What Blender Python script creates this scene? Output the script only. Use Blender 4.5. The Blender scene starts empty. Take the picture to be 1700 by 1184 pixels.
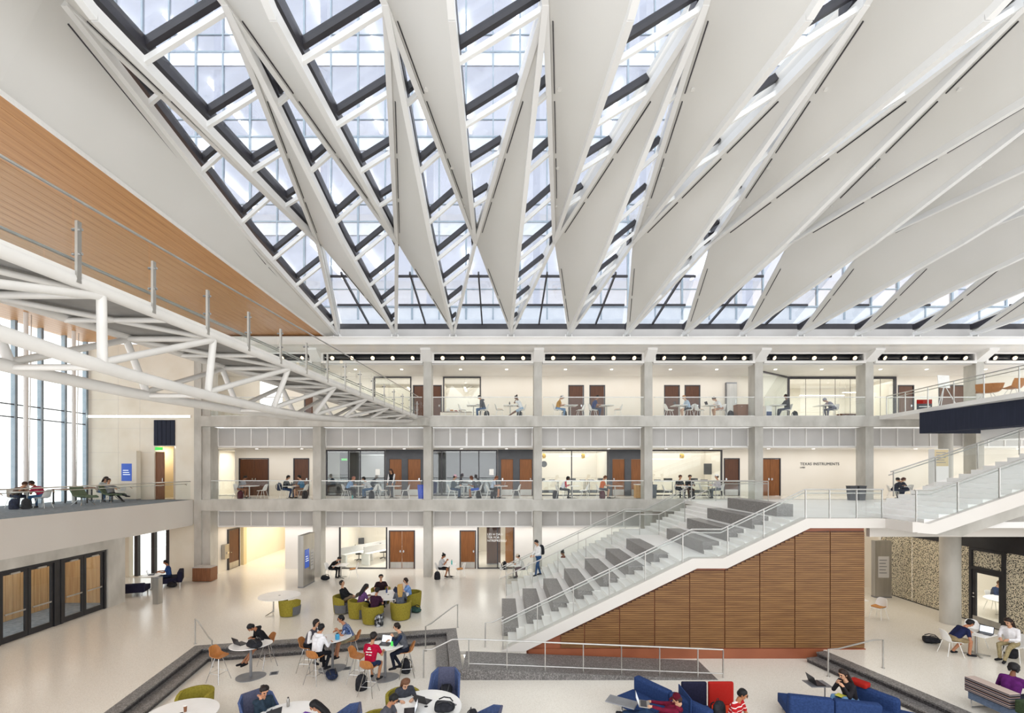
import bpy, bmesh, math, random
import numpy as np
from mathutils import Vector, Matrix, Euler

random.seed(7)
SC = bpy.context.scene
COL = SC.collection
# ------------------------------------------------------------------ camera
F, VX, VY, H = 760.0, 830.0, 777.0, 6.1          # focal length (px of the 1700 wide frame), principal point, eye height
cd = bpy.data.cameras.new('camera'); cam = bpy.data.objects.new('camera', cd); COL.objects.link(cam)
cam.location = (0, 0, H); cam.rotation_euler = (math.pi / 2, 0, 0)
cd.sensor_width = 36.0; cd.sensor_fit = 'HORIZONTAL'; cd.lens = 36.0 * F / 1700.0
cd.shift_x = (850 - VX) / 1700.0; cd.shift_y = (VY - 592) / 1700.0
cd.clip_start = 0.1; cd.clip_end = 400
SC.camera = cam
# ------------------------------------------------------------------ world (even white overcast) and exposure
w = bpy.data.worlds.new('overcast'); SC.world = w; w.use_nodes = True
bg = w.node_tree.nodes['Background']; bg.inputs[0].default_value = (0.97, 0.985, 1.0, 1); bg.inputs[1].default_value = 2.2
SC.view_settings.view_transform = 'Standard'; SC.view_settings.look = 'None'
SC.view_settings.exposure = 0.02; SC.view_settings.gamma = 1.0; SC.view_settings.use_curve_mapping = False
SC.cycles.max_bounces = 8; SC.cycles.diffuse_bounces = 5; SC.cycles.glossy_bounces = 3
SC.cycles.transparent_max_bounces = 24; SC.cycles.transmission_bounces = 4
SC.cycles.caustics_reflective = False; SC.cycles.caustics_refractive = False
SC.cycles.sample_clamp_indirect = 6.0

def area(name, loc, sx, sy, power, col=(1, 0.97, 0.935), rot=(0, 0, 0)):
    l = bpy.data.lights.new(name, 'AREA'); l.shape = 'RECTANGLE'; l.size = sx; l.size_y = sy
    l.energy = power; l.color = col
    o = bpy.data.objects.new(name, l); o.location = loc; o.rotation_euler = rot; COL.objects.link(o)
    return o
# corridor lighting of the three storeys, the lab rooms, the left wing, the room on the right, the tower floors
area('corridor_light', (7, 27.0, 2.62), 46, 0.8, 330)
area('corridor_light', (7, 27.7, 7.16), 47, 1.6, 320)
area('corridor_light', (7, 27.6, 11.84), 47, 1.6, 370)
area('hall_light', (-14.6, 31.5, 2.60), 2.5, 6, 150, (1, 0.9, 0.72))
area('lab_light', (-6.2, 30.3, 2.60), 6.5, 3, 260)
area('lab_light', (-0.6, 30.3, 2.60), 2.4, 2, 70)
area('lab_light', (9.0, 31.0, 7.15), 14, 3, 210)
area('lab_light', (-4, 31.0, 7.15), 10, 3, 160, (0.9, 0.95, 1))
area('lab_light', (9.0, 31.0, 11.7), 48, 3, 700)
area('lab_light', (-16.4, 30.6, 7.15), 4, 2, 110)
area('lobby_light', (-18.8, 26.7, 7.35), 0.9, 1.0, 45)
area('wing_light', (-19.8, 16, 2.88), 4, 14, 260)
area('room_light', (21.5, 17.5, 3.3), 4, 7, 260)
area('under_landing_light', (15.5, 21.0, 3.5), 7, 6, 120, (1, 0.9, 0.75))

# ------------------------------------------------------------------ materials
def srgb(c):
    if isinstance(c, str):
        c = tuple(int(c[i:i + 2], 16) / 255 for i in (0, 2, 4))
    return tuple((x / 12.92 if x <= 0.04045 else ((x + 0.055) / 1.055) ** 2.4) for x in c[:3]) + (1,)

M = {}
def mat(name, col, rough=0.5, metal=0.0, spec=0.5, emit=None, estr=1.0):
    m = bpy.data.materials.new(name); m.use_nodes = True
    b = m.node_tree.nodes['Principled BSDF']
    b.inputs['Base Color'].default_value = srgb(col); b.inputs['Roughness'].default_value = rough
    b.inputs['Metallic'].default_value = metal; b.inputs['Specular IOR Level'].default_value = spec
    if emit:
        b.inputs['Emission Color'].default_value = srgb(emit); b.inputs['Emission Strength'].default_value = estr
    M[name] = m
    return m

def vary(name, col2, scale=3.0, detail=4, amount=(0.35, 0.65), stretch=(1, 1, 1), bump=0.0, tex='noise'):
    """mix a second colour through a procedural pattern in object space"""
    m = M[name]; nt = m.node_tree; N = nt.nodes; L = nt.links; b = N['Principled BSDF']
    tc = N.new('ShaderNodeTexCoord'); mp = N.new('ShaderNodeMapping'); mp.inputs['Scale'].default_value = stretch
    L.new(tc.outputs['Object'], mp.inputs['Vector'])
    if tex == 'noise':
        t = N.new('ShaderNodeTexNoise'); t.inputs['Scale'].default_value = scale; t.inputs['Detail'].default_value = detail
        out = t.outputs['Fac']
    else:
        t = N.new('ShaderNodeTexVoronoi'); t.inputs['Scale'].default_value = scale
        sp = N.new('ShaderNodeSeparateColor'); L.new(t.outputs['Color'], sp.inputs[0]); out = sp.outputs[0]
    L.new(mp.outputs['Vector'], t.inputs['Vector'])
    r = N.new('ShaderNodeValToRGB'); r.color_ramp.elements[0].position = amount[0]; r.color_ramp.elements[1].position = amount[1]
    r.color_ramp.elements[0].color = b.inputs['Base Color'].default_value; r.color_ramp.elements[1].color = srgb(col2)
    L.new(out, r.inputs[0]); L.new(r.outputs[0], b.inputs['Base Color'])
    if bump:
        bp = N.new('ShaderNodeBump'); bp.inputs['Strength'].default_value = bump; bp.inputs['Distance'].default_value = 0.01
        L.new(out, bp.inputs['Height']); L.new(bp.outputs[0], b.inputs['Normal'])
    return m

def wood(name, c1, c2, rough=0.4, along=(1, 1, 12), scale=4.0, spec=0.4):
    mat(name, c1, rough, spec=spec); vary(name, c2, scale, 6, (0.3, 0.7), along)

def glass(name, tint=(0.97, 0.99, 0.98), refl=0.07, rough=0.02, rcol=(1, 1, 1), edge=0.3):
    m = bpy.data.materials.new(name); m.use_nodes = True; nt = m.node_tree; N = nt.nodes; L = nt.links
    N.remove(N['Principled BSDF']); out = N['Material Output']
    tr = N.new('ShaderNodeBsdfTransparent'); tr.inputs[0].default_value = tint + (1,)
    gl = N.new('ShaderNodeBsdfGlossy'); gl.inputs[0].default_value = rcol + (1,); gl.inputs['Roughness'].default_value = rough
    mx = N.new('ShaderNodeMixShader'); lw = N.new('ShaderNodeLayerWeight'); lw.inputs[0].default_value = 0.5
    pw = N.new('ShaderNodeMath'); pw.operation = 'POWER'; pw.inputs[1].default_value = 4.0
    ml = N.new('ShaderNodeMath'); ml.operation = 'MULTIPLY_ADD'; ml.inputs[1].default_value = edge; ml.inputs[2].default_value = refl; ml.use_clamp = True
    L.new(lw.outputs['Facing'], pw.inputs[0]); L.new(pw.outputs[0], ml.inputs[0]); L.new(ml.outputs[0], mx.inputs[0])
    L.new(tr.outputs[0], mx.inputs[1]); L.new(gl.outputs[0], mx.inputs[2]); L.new(mx.outputs[0], out.inputs[0])
    M[name] = m
    return m

mat('terrazzo', 'EBE6DC', 0.2, spec=0.5); vary('terrazzo', 'D9D2C6', 85, 3, (0.5, 0.95), tex='vor')
mat('carpet', '8A929C', 0.95, spec=0.1); vary('carpet', '6F7883', 6)
mat('granite_seat', '6F6B69', 0.4); vary('granite_seat', '94908D', 45, 3, (0.35, 0.95), tex='vor')
mat('granite', '403E3E', 0.45); vary('granite', '7E7B7A', 45, 3, (0.35, 0.95), tex='vor')
mat('granite_light', '8B8883', 0.5); vary('granite_light', 'AAA69F', 45, 3, (0.35, 0.95), tex='vor')
mat('concrete', 'C9C6BF', 0.8, spec=0.25); vary('concrete', 'A6A29A', 1.3, 8, (0.35, 0.75), (1, 1, 0.5), 0.15)
mat('concrete_warm', 'ECE6D9', 0.8, spec=0.25); vary('concrete_warm', 'E2D9C8', 0.8, 8, (0.35, 0.75), (1, 1, 1), 0.1)
mat('white', 'EDEBE8', 0.45); vary('white', 'E7E4E0', 0.6, 2)
mat('roof_white', 'DEDCD8', 0.55); vary('roof_white', 'D9D7D2', 0.3, 2)
mat('steel_white', 'E9E8E6', 0.32)
mat('bridge_white', 'D6D3CE', 0.38); vary('bridge_white', 'CFCCC7', 2, 2)
mat('panel_deck', '8F8D8A', 0.6); vary('panel_deck', '7B7976', 1.5, 4)
mat('cream', 'E8E2D8', 0.7, spec=0.2); vary('cream', 'E2DBCF', 0.4, 2)
mat('cream_deep', 'DCCBA6', 0.75, spec=0.2); vary('cream_deep', 'D5C39B', 0.5, 2)
mat('fascia', 'D6D2CC', 0.7, spec=0.2); vary('fascia', 'D2CCC5', 0.3, 2)
mat('panel_grey', 'C4C1BE', 0.6, spec=0.3); vary('panel_grey', 'BBB8B5', 0.7, 2)
mat('charcoal', '45474C', 0.6); vary('charcoal', '4C4E53', 2, 2)
mat('black', '1C1C20', 0.4); vary('black', '232328', 3, 2)
mat('mullion', '2D2B30', 0.4); vary('mullion', '343238', 3, 2)
mat('mullion_blue', '8FA0AE', 0.35); vary('mullion_blue', '9CABB7', 3, 2)
mat('navy', '262A38', 0.7, spec=0.2); vary('navy', '2C3040', 20, 2, (0.3, 0.7), (1, 1, 0.05))
mat('steel', 'B9B6B1', 0.35, 0.85); vary('steel', 'A7A49F', 5, 2, (0.3, 0.7), (1, 1, 0.1))
mat('chrome', 'D2D2D2', 0.18, 0.95); vary('chrome', 'C6C6C6', 4, 2)
mat('steel_rail', 'C4C2BE', 0.3, 0.8); vary('steel_rail', 'B8B6B2', 4, 2)
mat('copper', '9A5A3C', 0.45); vary('copper', '8C4F34', 1, 3)
mat('spotlight_lens', 'FFE9C8', 0.3, emit='FFDCA6', estr=3.5)
mat('lamp', 'FFFFFF', 0.4, emit='FFF6E6', estr=9.0)
mat('screen_blue', '2B4A9A', 0.25, emit='2F57B5', estr=0.5)
mat('screen_white', 'E8EEF5', 0.25, emit='E8EEF5', estr=0.5)
mat('exit_green', '3FB54A', 0.4, emit='3FD050', estr=0.8)
mat('paper', 'F3F2EE', 0.8); vary('paper', 'EDECE7', 5, 2)
wood('door_wood', '8A5527', '6E401A', 0.42, (9, 9, 0.6), 2.5)
wood('door_wood_dark', '5F3A24', '4C2C1A', 0.42, (9, 9, 0.6), 2.5)
wood('slat_wood', '8E683F', '724E2E', 0.45, (0.6, 9, 9), 2.0)
wood('soffit_wood', 'C8945F', 'B27E4B', 0.35, (9, 0.5, 9), 1.2)
wood('vestibule_wood', 'CFA877', 'B98D5C', 0.5, (9, 9, 0.5), 1.5)
wood('stool_wood', 'BF7F45', 'AC6E38', 0.4, (8, 8, 1), 3)
wood('cabinet_wood', '8E6144', '774E35', 0.45, (9, 9, 0.8), 2.5)
glass('glass', refl=0.035, edge=0.15)
glass('glass_rail', (0.965, 0.98, 0.975), refl=0.018, edge=0.12)
glass('glass_lab', (0.93, 0.95, 0.94), refl=0.08)
glass('glass_dark', (0.42, 0.45, 0.46), refl=0.18)
glass('glass_roof', (0.92, 0.94, 0.965), refl=0.05, edge=0.2)
glass('glass_tower', (0.78, 0.79, 0.84), refl=0.22, rcol=(0.93, 0.94, 1.0))

# ------------------------------------------------------------------ mesh helpers
def P(px, py, Y):                      # point of the place seen at a pixel, at depth Y
    return Vector(((px - VX) * Y / F, Y, H + (VY - py) * Y / F))
def PZ(px, py, z=0.0):                 # point of the place seen at a pixel, on the level z
    Y = (H - z) * F / (py - VY)
    return Vector(((px - VX) * Y / F, Y, z))
def XS(px, Y): return (px - VX) * Y / F
def ZS(py, Y): return H + (VY - py) * Y / F

class MB:
    def __init__(s): s.v = []; s.f = []; s.m = []; s.cur = 0
    def add(s, vs, fs):
        o = len(s.v); s.v += [tuple(p) for p in vs]
        for q in fs: s.f.append(tuple(o + i for i in q)); s.m.append(s.cur)
        return s
    def mi(s, i): s.cur = i; return s
    def box(s, x0, y0, z0, x1, y1, z1):
        x0, x1 = min(x0, x1), max(x0, x1); y0, y1 = min(y0, y1), max(y0, y1); z0, z1 = min(z0, z1), max(z0, z1)
        return s.add([(x0, y0, z0), (x1, y0, z0), (x1, y1, z0), (x0, y1, z0), (x0, y0, z1), (x1, y0, z1), (x1, y1, z1), (x0, y1, z1)],
                     [(0, 3, 2, 1), (4, 5, 6, 7), (0, 1, 5, 4), (1, 2, 6, 5), (2, 3, 7, 6), (3, 0, 4, 7)])
    def quad(s, *p): return s.add(p, [tuple(range(len(p)))])
    def prism(s, poly, z0, z1):        # poly: xy outline, counter-clockwise
        n = len(poly)
        vs = [(x, y, z0) for x, y in poly] + [(x, y, z1) for x, y in poly]
        fs = [tuple(range(n - 1, -1, -1)), tuple(range(n, 2 * n))] + [(i, (i + 1) % n, n + (i + 1) % n, n + i) for i in range(n)]
        return s.add(vs, fs)
    def prismY(s, poly, y0, y1):       # poly: xz outline extruded along y
        n = len(poly)
        vs = [(x, y0, z) for x, z in poly] + [(x, y1, z) for x, z in poly]
        fs = [tuple(range(n)), tuple(range(2 * n - 1, n - 1, -1))] + [((i + 1) % n, i, n + i, n + (i + 1) % n) for i in range(n)]
        return s.add(vs, fs)
    def slab(s, pts, t):               # a 3-D polygon thickened by vector t
        n = len(pts); t = Vector(t)
        vs = [Vector(p) for p in pts] + [Vector(p) + t for p in pts]
        fs = [tuple(range(n)), tuple(range(2 * n - 1, n - 1, -1))] + [((i + 1) % n, i, n + i, n + (i + 1) % n) for i in range(n)]
        return s.add(vs, fs)
    def bar(s, a, b, w, h, up=(0, 0, 1)):  # rectangular bar between two points
        a = Vector(a); b = Vector(b); d = (b - a).normalized(); u = Vector(up)
        if abs(d.dot(u)) > 0.98: u = Vector((0, 1, 0))
        r = d.cross(u).normalized(); u = r.cross(d).normalized()
        vs = []
        for p in (a, b):
            for i, j in ((-1, -1), (1, -1), (1, 1), (-1, 1)): vs.append(p + r * (i * w / 2) + u * (j * h / 2))
        return s.add(vs, [(0, 1, 2, 3), (7, 6, 5, 4), (0, 4, 5, 1), (1, 5, 6, 2), (2, 6, 7, 3), (3, 7, 4, 0)])
    def tube(s, pts, r, n=8, close=False):
        pts = [Vector(p) for p in pts]; k = len(pts)
        rs = r if isinstance(r, (list, tuple)) else [r] * k
        vs = []; prev = None
        for i, p in enumerate(pts):
            if close: d = (pts[(i + 1) % k] - pts[i - 1])
            else: d = pts[min(i + 1, k - 1)] - pts[max(i - 1, 0)]
            d.normalize()
            if prev is None:
                u = Vector((0, 0, 1)) if abs(d.z) < 0.9 else Vector((1, 0, 0))
            else: u = prev
            a = d.cross(u).normalized(); u = a.cross(d).normalized(); prev = u
            for j in range(n):
                t = 2 * math.pi * j / n
                vs.append(p + (a * math.cos(t) + u * math.sin(t)) * rs[i])
        fs = []
        for i in range(k if close else k - 1):
            i2 = (i + 1) % k
            for j in range(n):
                j2 = (j + 1) % n
                fs.append((i * n + j, i * n + j2, i2 * n + j2, i2 * n + j))
        if not close:
            fs.append(tuple(range(n - 1, -1, -1))); fs.append(tuple((k - 1) * n + j for j in range(n)))
        return s.add(vs, fs)
    def lathe(s, prof, c=(0, 0, 0), n=16, sx=1.0, sy=1.0):  # prof: (r, z) bottom to top
        vs = []
        for r, z in prof:
            for j in range(n):
                t = 2 * math.pi * j / n
                vs.append((c[0] + r * sx * math.cos(t), c[1] + r * sy * math.sin(t), c[2] + z))
        fs = []
        for i in range(len(prof) - 1):
            for j in range(n):
                j2 = (j + 1) % n
                fs.append((i * n + j, i * n + j2, (i + 1) * n + j2, (i + 1) * n + j))
        fs.append(tuple(range(n - 1, -1, -1))); fs.append(tuple((len(prof) - 1) * n + j for j in range(n)))
        return s.add(vs, fs)
    def grid(s, rows):                 # rows of points -> surface
        n = len(rows[0]); vs = [p for r in rows for p in r]
        fs = [(i * n + j, i * n + j + 1, (i + 1) * n + j + 1, (i + 1) * n + j) for i in range(len(rows) - 1) for j in range(n - 1)]
        return s.add(vs, fs)
    def shell(s, rows, t):             # closed thick surface; rows of points, thickness t along -normal estimate
        R = [[Vector(p) for p in r] for r in rows]; nr = len(R); nc = len(R[0])
        B = []
        for i in range(nr):
            row = []
            for j in range(nc):
                du = R[min(i + 1, nr - 1)][j] - R[max(i - 1, 0)][j]; dv = R[i][min(j + 1, nc - 1)] - R[i][max(j - 1, 0)]
                nn = du.cross(dv)
                if nn.length > 1e-9: nn.normalize()
                row.append(R[i][j] + nn * t)
            B.append(row)
        vs = [p for r in R for p in r] + [p for r in B for p in r]; o = nr * nc; fs = []
        for i in range(nr - 1):
            for j in range(nc - 1):
                a, b, c, d = i * nc + j, i * nc + j + 1, (i + 1) * nc + j + 1, (i + 1) * nc + j
                fs.append((a, b, c, d)); fs.append((o + d, o + c, o + b, o + a))
        for i in range(nr - 1):
            a, d = i * nc, (i + 1) * nc; fs.append((d, o + d, o + a, a))
            a, d = i * nc + nc - 1, (i + 1) * nc + nc - 1; fs.append((a, o + a, o + d, d))
        for j in range(nc - 1):
            fs.append((j, o + j, o + j + 1, j + 1)); a = (nr - 1) * nc + j; fs.append((a + 1, o + a + 1, o + a, a))
        return s.add(vs, fs)
    def mesh(s, name, mats, smooth=False):
        me = bpy.data.meshes.new(name); me.from_pydata(s.v, [], s.f)
        for m in (mats if isinstance(mats, (list, tuple)) else [mats]): me.materials.append(M[m] if isinstance(m, str) else m)
        if len(me.materials) > 1: me.polygons.foreach_set('material_index', s.m)
        bm = bmesh.new(); bm.from_mesh(me); bmesh.ops.recalc_face_normals(bm, faces=bm.faces); bm.to_mesh(me); bm.free()
        if smooth:
            me.polygons.foreach_set('use_smooth', [True] * len(me.polygons))
            try: me.set_sharp_from_angle(angle=math.radians(40))
            except Exception: pass
        me.update(); return me
    def build(s, name, mats, parent=None, smooth=False, bevel=0.0):
        return obj(name, s.mesh(name, mats, smooth), parent, bevel)

def obj(name, me, parent=None, bevel=0.0):
    o = bpy.data.objects.new(name, me); COL.objects.link(o)
    if parent is not None: o.parent = parent
    if bevel:
        b = o.modifiers.new('bevel', 'BEVEL'); b.width = bevel; b.segments = 2; b.limit_method = 'ANGLE'
    return o
def tag(o, label, cat, group=None):
    o['label'] = label; o['category'] = cat
    if group: o['group'] = group
    return o
def thing(name, label, cat, loc=(0, 0, 0), rz=0.0, group=None):
    o = bpy.data.objects.new(name, None); COL.objects.link(o); o.location = loc; o.rotation_euler = (0, 0, rz)
    o.empty_display_size = 0.2
    return tag(o, label, cat, group)
def struct(name, mb=None, mats=None, **k):
    o = mb.build(name, mats, **k) if mb else bpy.data.objects.new(name, None)
    if not mb: COL.objects.link(o)
    o['kind'] = 'structure'
    return o
def dup(root, label, loc, rz=0.0, group=None, scale=None):
    r = root.copy(); COL.objects.link(r); r.location = loc; r.rotation_euler = (0, 0, rz)
    r['label'] = label
    if group: r['group'] = group
    if scale: r.scale = scale
    for ch in root.children:
        c = ch.copy(); COL.objects.link(c); c.parent = r
        for g in ch.children:
            d = g.copy(); COL.objects.link(d); d.parent = c
    return r
R = math.radians
ORD = ['first', 'second', 'third', 'fourth', 'fifth', 'sixth', 'seventh', 'eighth', 'ninth', 'tenth', 'eleventh', 'twelfth']
# ================================================================== STRUCTURE
Z2, Z3 = 4.335, 8.99                       # finished floors of the upper storeys
YF = 25.55                                 # front plane of the rear facade columns
CX = [-16.39 + 6.17 * i for i in range(9)] # facade column axes

# ---- ground floor with the sunken seating pit
def edgeL(y): return -10.46 + (15.71 - y) * 0.139
def edgeR(y): return 10.85 + (15.25 - y) * 0.235
Bp, Cp, Dp, D2, Ep = (-10.46, 15.71), (-1.67, 17.43), (-1.34, 15.25), (-1.13, 13.86), (10.85, 15.25)
mb = MB()
for poly in ([(-26, 1), (edgeL(1), 1), Bp, (-10.46, 38), (-26, 38)], [Bp, Cp, (-1.67, 38), (-10.46, 38)],
             [Cp, Dp, (-1.34, 38), (-1.67, 38)], [Dp, (0.88, 15.25), (0.88, 15.5), (10.85, 15.5), (10.85, 38), (-1.34, 38)],
             [(10.85, 15.5), Ep, (edgeR(1), 1), (36, 1), (36, 38), (10.85, 38)]):
    mb.prism(poly, -0.12, 0.0)
struct('floor', mb, 'terrazzo')
struct('floor', MB().prism([(-12.5, 1), (15.5, 1), (11.5, 15.45), (-1.2, 15.45), (-1.7, 18), (-11, 16.5)], -0.42, -0.30), 'terrazzo')

def line_off(p, q, d):                     # offset a segment to its right-hand side (p->q) by d
    dx, dy = q[0] - p[0], q[1] - p[1]; l = math.hypot(dx, dy); nx, ny = dy / l, -dx / l
    return (p[0] + nx * d, p[1] + ny * d), (q[0] + nx * d, q[1] + ny * d)
def inter(a, b, c, d):
    x1, y1, x2, y2, x3, y3, x4, y4 = *a, *b, *c, *d
    den = (x1 - x2) * (y3 - y4) - (y1 - y2) * (x3 - x4)
    t = ((x1 - x3) * (y3 - y4) - (y1 - y3) * (x3 - x4)) / den
    return (x1 + t * (x2 - x1), y1 + t * (y2 - y1))
def poly_off(pts, d):
    segs = [line_off(pts[i], pts[i + 1], d) for i in range(len(pts) - 1)]
    return [segs[0][0]] + [inter(*segs[i], *segs[i + 1]) for i in range(len(segs) - 1)] + [segs[-1][1]]
def lerp2(a, b, t): return (a[0] + (b[0] - a[0]) * t, a[1] + (b[1] - a[1]) * t)
mat('granite_cap', '5E5B5A', 0.4); vary('granite_cap', '918E8C', 45, 3, (0.35, 0.95), tex='vor')
mat('granite', '2C2A2B', 0.5); vary('granite', '5C595A', 45, 3, (0.35, 0.95), tex='vor')
def stone_steps(name, pts):
    e = struct(name)
    l1, l2, l1r, l2r = poly_off(pts, 0.38), poly_off(pts, 0.78), poly_off(pts, 0.35), poly_off(pts, 0.75)
    for i in range(len(pts) - 1):
        n = max(1, round(math.dist(pts[i], pts[i + 1]) / 1.5)); gp_ = 0.004 / math.dist(pts[i], pts[i + 1])
        for k in range(n):
            t0, t1 = k / n + (gp_ if k else 0), (k + 1) / n - (gp_ if k < n - 1 else 0)
            for (a, b, z0, z1, m_) in ((pts, l1, -0.045, 0.003, 'granite_cap'), (pts, l1r, -0.29, -0.045, 'granite'), (l1r, l2, -0.19, -0.15, 'granite_cap'), (l1r, l2r, -0.29, -0.19, 'granite')):
                q = [lerp2(a[i], a[i + 1], t0), lerp2(b[i], b[i + 1], t0), lerp2(b[i], b[i + 1], t1), lerp2(a[i], a[i + 1], t1)]
                MB().prism(q, z0, z1).build('stone', m_, e)
stone_steps('trim_1', [(edgeL(5), 5.0), Bp, Cp, D2])
stone_steps('trim_2', [Ep, (edgeR(5), 5.0)])
# ramp of dark granite in front of the stair, with its curb
e = struct('trim_3')
MB().slab([(-1.13, 13.86, 0.004), (6.58, 13.86, -0.296), (6.58, 15.22, -0.296), (-1.13, 15.22, 0.004)], (0, 0, -0.06)).build('ramp_slab', 'granite_cap', e)
mb = MB(); mb.add([(-1.9, 13.8, -0.3), (6.58, 13.8, -0.3), (6.58, 13.8, -0.29), (-1.13, 13.8, 0.03), (-1.9, 13.8, 0.03),
                   (-1.9, 13.88, -0.3), (6.58, 13.88, -0.3), (6.58, 13.88, -0.29), (-1.13, 13.88, 0.03), (-1.9, 13.88, 0.03)],
                  [(0, 1, 2, 3, 4), (9, 8, 7, 6, 5), (4, 3, 8, 9), (3, 2, 7, 8), (0, 5, 6, 1), (1, 6, 7, 2), (4, 9, 5, 0)])
mb.build('curb', 'granite_cap', e)

# ---- floors and edge beams of the rear facade
struct('floor', MB().box(-16.6, 25.9, Z2 - 0.16, 34, 36, Z2).box(-18.7, 26.2, Z2 - .16, -16.6, 36, Z2), 'terrazzo')
struct('floor', MB().box(-16.6, 25.9, Z3 - 0.16, 34, 36, Z3).box(-18.7, 26.2, Z3 - .16, -16.6, 36, Z3), 'terrazzo')
struct('trim_4', MB().box(-16.6, 25.42, 3.71, 34, 25.9, Z2), 'concrete')
struct('trim_5', MB().box(-16.6, 25.42, 8.40, 34, 25.9, Z3), 'concrete')
# columns
for i, x in enumerate(CX):
    c = thing('concrete_column', 'square grey concrete column of the rear facade, %s from the left' % ORD[i], 'column', (x, YF + 0.35, 0), 0, 'facade columns')
    for (z0, z1) in ((0.0, 3.71), (Z2, 8.40), (Z3, 12.02)):
        MB().box(-0.225, -0.35, z0, 0.225, 0.35, z1).build('shaft', 'concrete', c)
    # white steel bracket carrying the roof beam
    mb = MB(); pr = [(-0.35, 12.02), (0.30, 12.02), (0.30, 12.48), (-1.10, 12.63), (-1.10, 12.50)]
    mb.add([(-0.27, y, z) for y, z in pr] + [(0.27, y, z) for y, z in pr],
           [(0, 1, 2, 3, 4), (9, 8, 7, 6, 5)] + [((k + 1) % 5, k, 5 + k, 5 + (k + 1) % 5) for k in range(5)])
    mb.build('bracket', 'white', c)
    for dx in (-0.2, 0.2):
        MB().box(dx - 0.03, -1.58, 12.6, dx + 0.03, -1.41, 13.0).build('stiffener', 'steel_white', c)

# ---- grey transom panels under the two edge beams
def transom(name, x0, x1, z0, z1, y=26.27):
    w_ = struct(name)
    f = MB(); n = 6; dx = (x1 - x0) / n
    f.box(x0, y - 0.05, z1 - 0.04, x1, y + 0.05, z1); f.box(x0, y - 0.05, z0, x1, y + 0.05, z0 + 0.09)
    for k in range(n + 1): f.box(x0 + k * dx - 0.03, y - 0.05, z0 + 0.09, x0 + k * dx + 0.03, y + 0.05, z1 - 0.04)
    f.build('frame', 'white', w_)
    for k in range(n):
        MB().box(x0 + k * dx + 0.04, y - 0.015, z0 + 0.1, x0 + (k + 1) * dx - 0.04, y + 0.015, z1 - 0.05).build('panel', 'panel_grey', w_)
nwin = 0
for i in range(8):
    for (z0, z1) in ((2.70, 3.66), (7.26, 8.40)):
        nwin += 1; transom('window_%d' % nwin, CX[i] + 0.25, CX[i + 1] - 0.25, z0, z1)
# corridor ceilings
struct('ceiling', MB().box(-16.2, 26.33, 2.70, 34, 27.7, 2.80), 'white')
struct('ceiling', MB().box(-18.7, 26.33, 7.26, 34, 29.0, 7.36), 'white')
struct('ceiling', MB().box(-16.6, 25.75, 11.9, 34, 29.0, 12.0).box(-18.7, 26.3, 11.9, -16.6, 29.0, 12.0), 'white')
struct('ceiling', MB().box(-16.2, 27.7, 2.70, -12.95, 36, 2.80), 'white')

# ---- rear walls with openings: spans (x0,x1,z0,z1 of opening)
def wall_open(name, y, x0, x1, z0, z1, holes, m, t=0.12):
    """a wall facing the hall with rectangular holes cut out of it"""
    mb = MB(); xs = sorted({x0, x1} | {v for h in holes for v in h[:2] if x0 < v < x1})
    for a, b in zip(xs, xs[1:]):
        c = (a + b) / 2; hs = sorted([(h[2], h[3]) for h in holes if h[0] <= c <= h[1]])
        z = z0
        for h0, h1 in hs:
            if h0 > z + 1e-4: mb.box(a, y, z, b, y + t, h0)
            z = max(z, h1)
        if z < z1 - 1e-4: mb.box(a, y, z, b, y + t, z1)
    return struct(name, mb, m)
Y1, Y2 = 27.7, 29.0
ndoor = 0
def wood_door(px0, px1, y, zf, h, leaves=1, m='door_wood', kick=True, handle='right', frame='mullion'):
    global ndoor
    ndoor += 1; x0, x1 = XS(px0, y), XS(px1, y); d = struct('door_%d' % ndoor)
    f = MB(); f.box(x0, y - 0.02, zf, x0 + 0.06, y + 0.12, zf + h); f.box(x1 - 0.06, y - 0.02, zf, x1, y + 0.12, zf + h); f.box(x0 + 0.06, y - 0.02, zf + h - 0.06, x1 - 0.06, y + 0.12, zf + h)
    f.build('door_frame', frame, d)
    a, b = x0 + 0.065, x1 - 0.065; wl = (b - a) / leaves
    for k in range(leaves):
        l0, l1 = a + k * wl + 0.008, a + (k + 1) * wl - 0.008
        lf = MB().box(l0, y + 0.02, zf + 0.01, l1, y + 0.07, zf + h - 0.065).build('door_leaf', m, d)
        if kick: MB().box(l0 + 0.02, y + 0.008, zf + 0.03, l1 - 0.02, y + 0.02, zf + 0.40).build('kick_plate', 'steel', lf)
        hx = l1 - 0.09 if (handle == 'right' if leaves == 1 else k == 0) else l0 + 0.09
        hd = MB(); hd.box(hx - 0.03, y + 0.0, zf + 0.98, hx + 0.03, y + 0.02, zf + 1.12); hd.bar((hx - 0.06, y - 0.03, zf + 1.05), (hx + 0.06, y - 0.03, zf + 1.05), 0.02, 0.02)
        hd.build('handle', 'chrome', lf)
    return (x0, x1, zf, zf + h)
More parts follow.
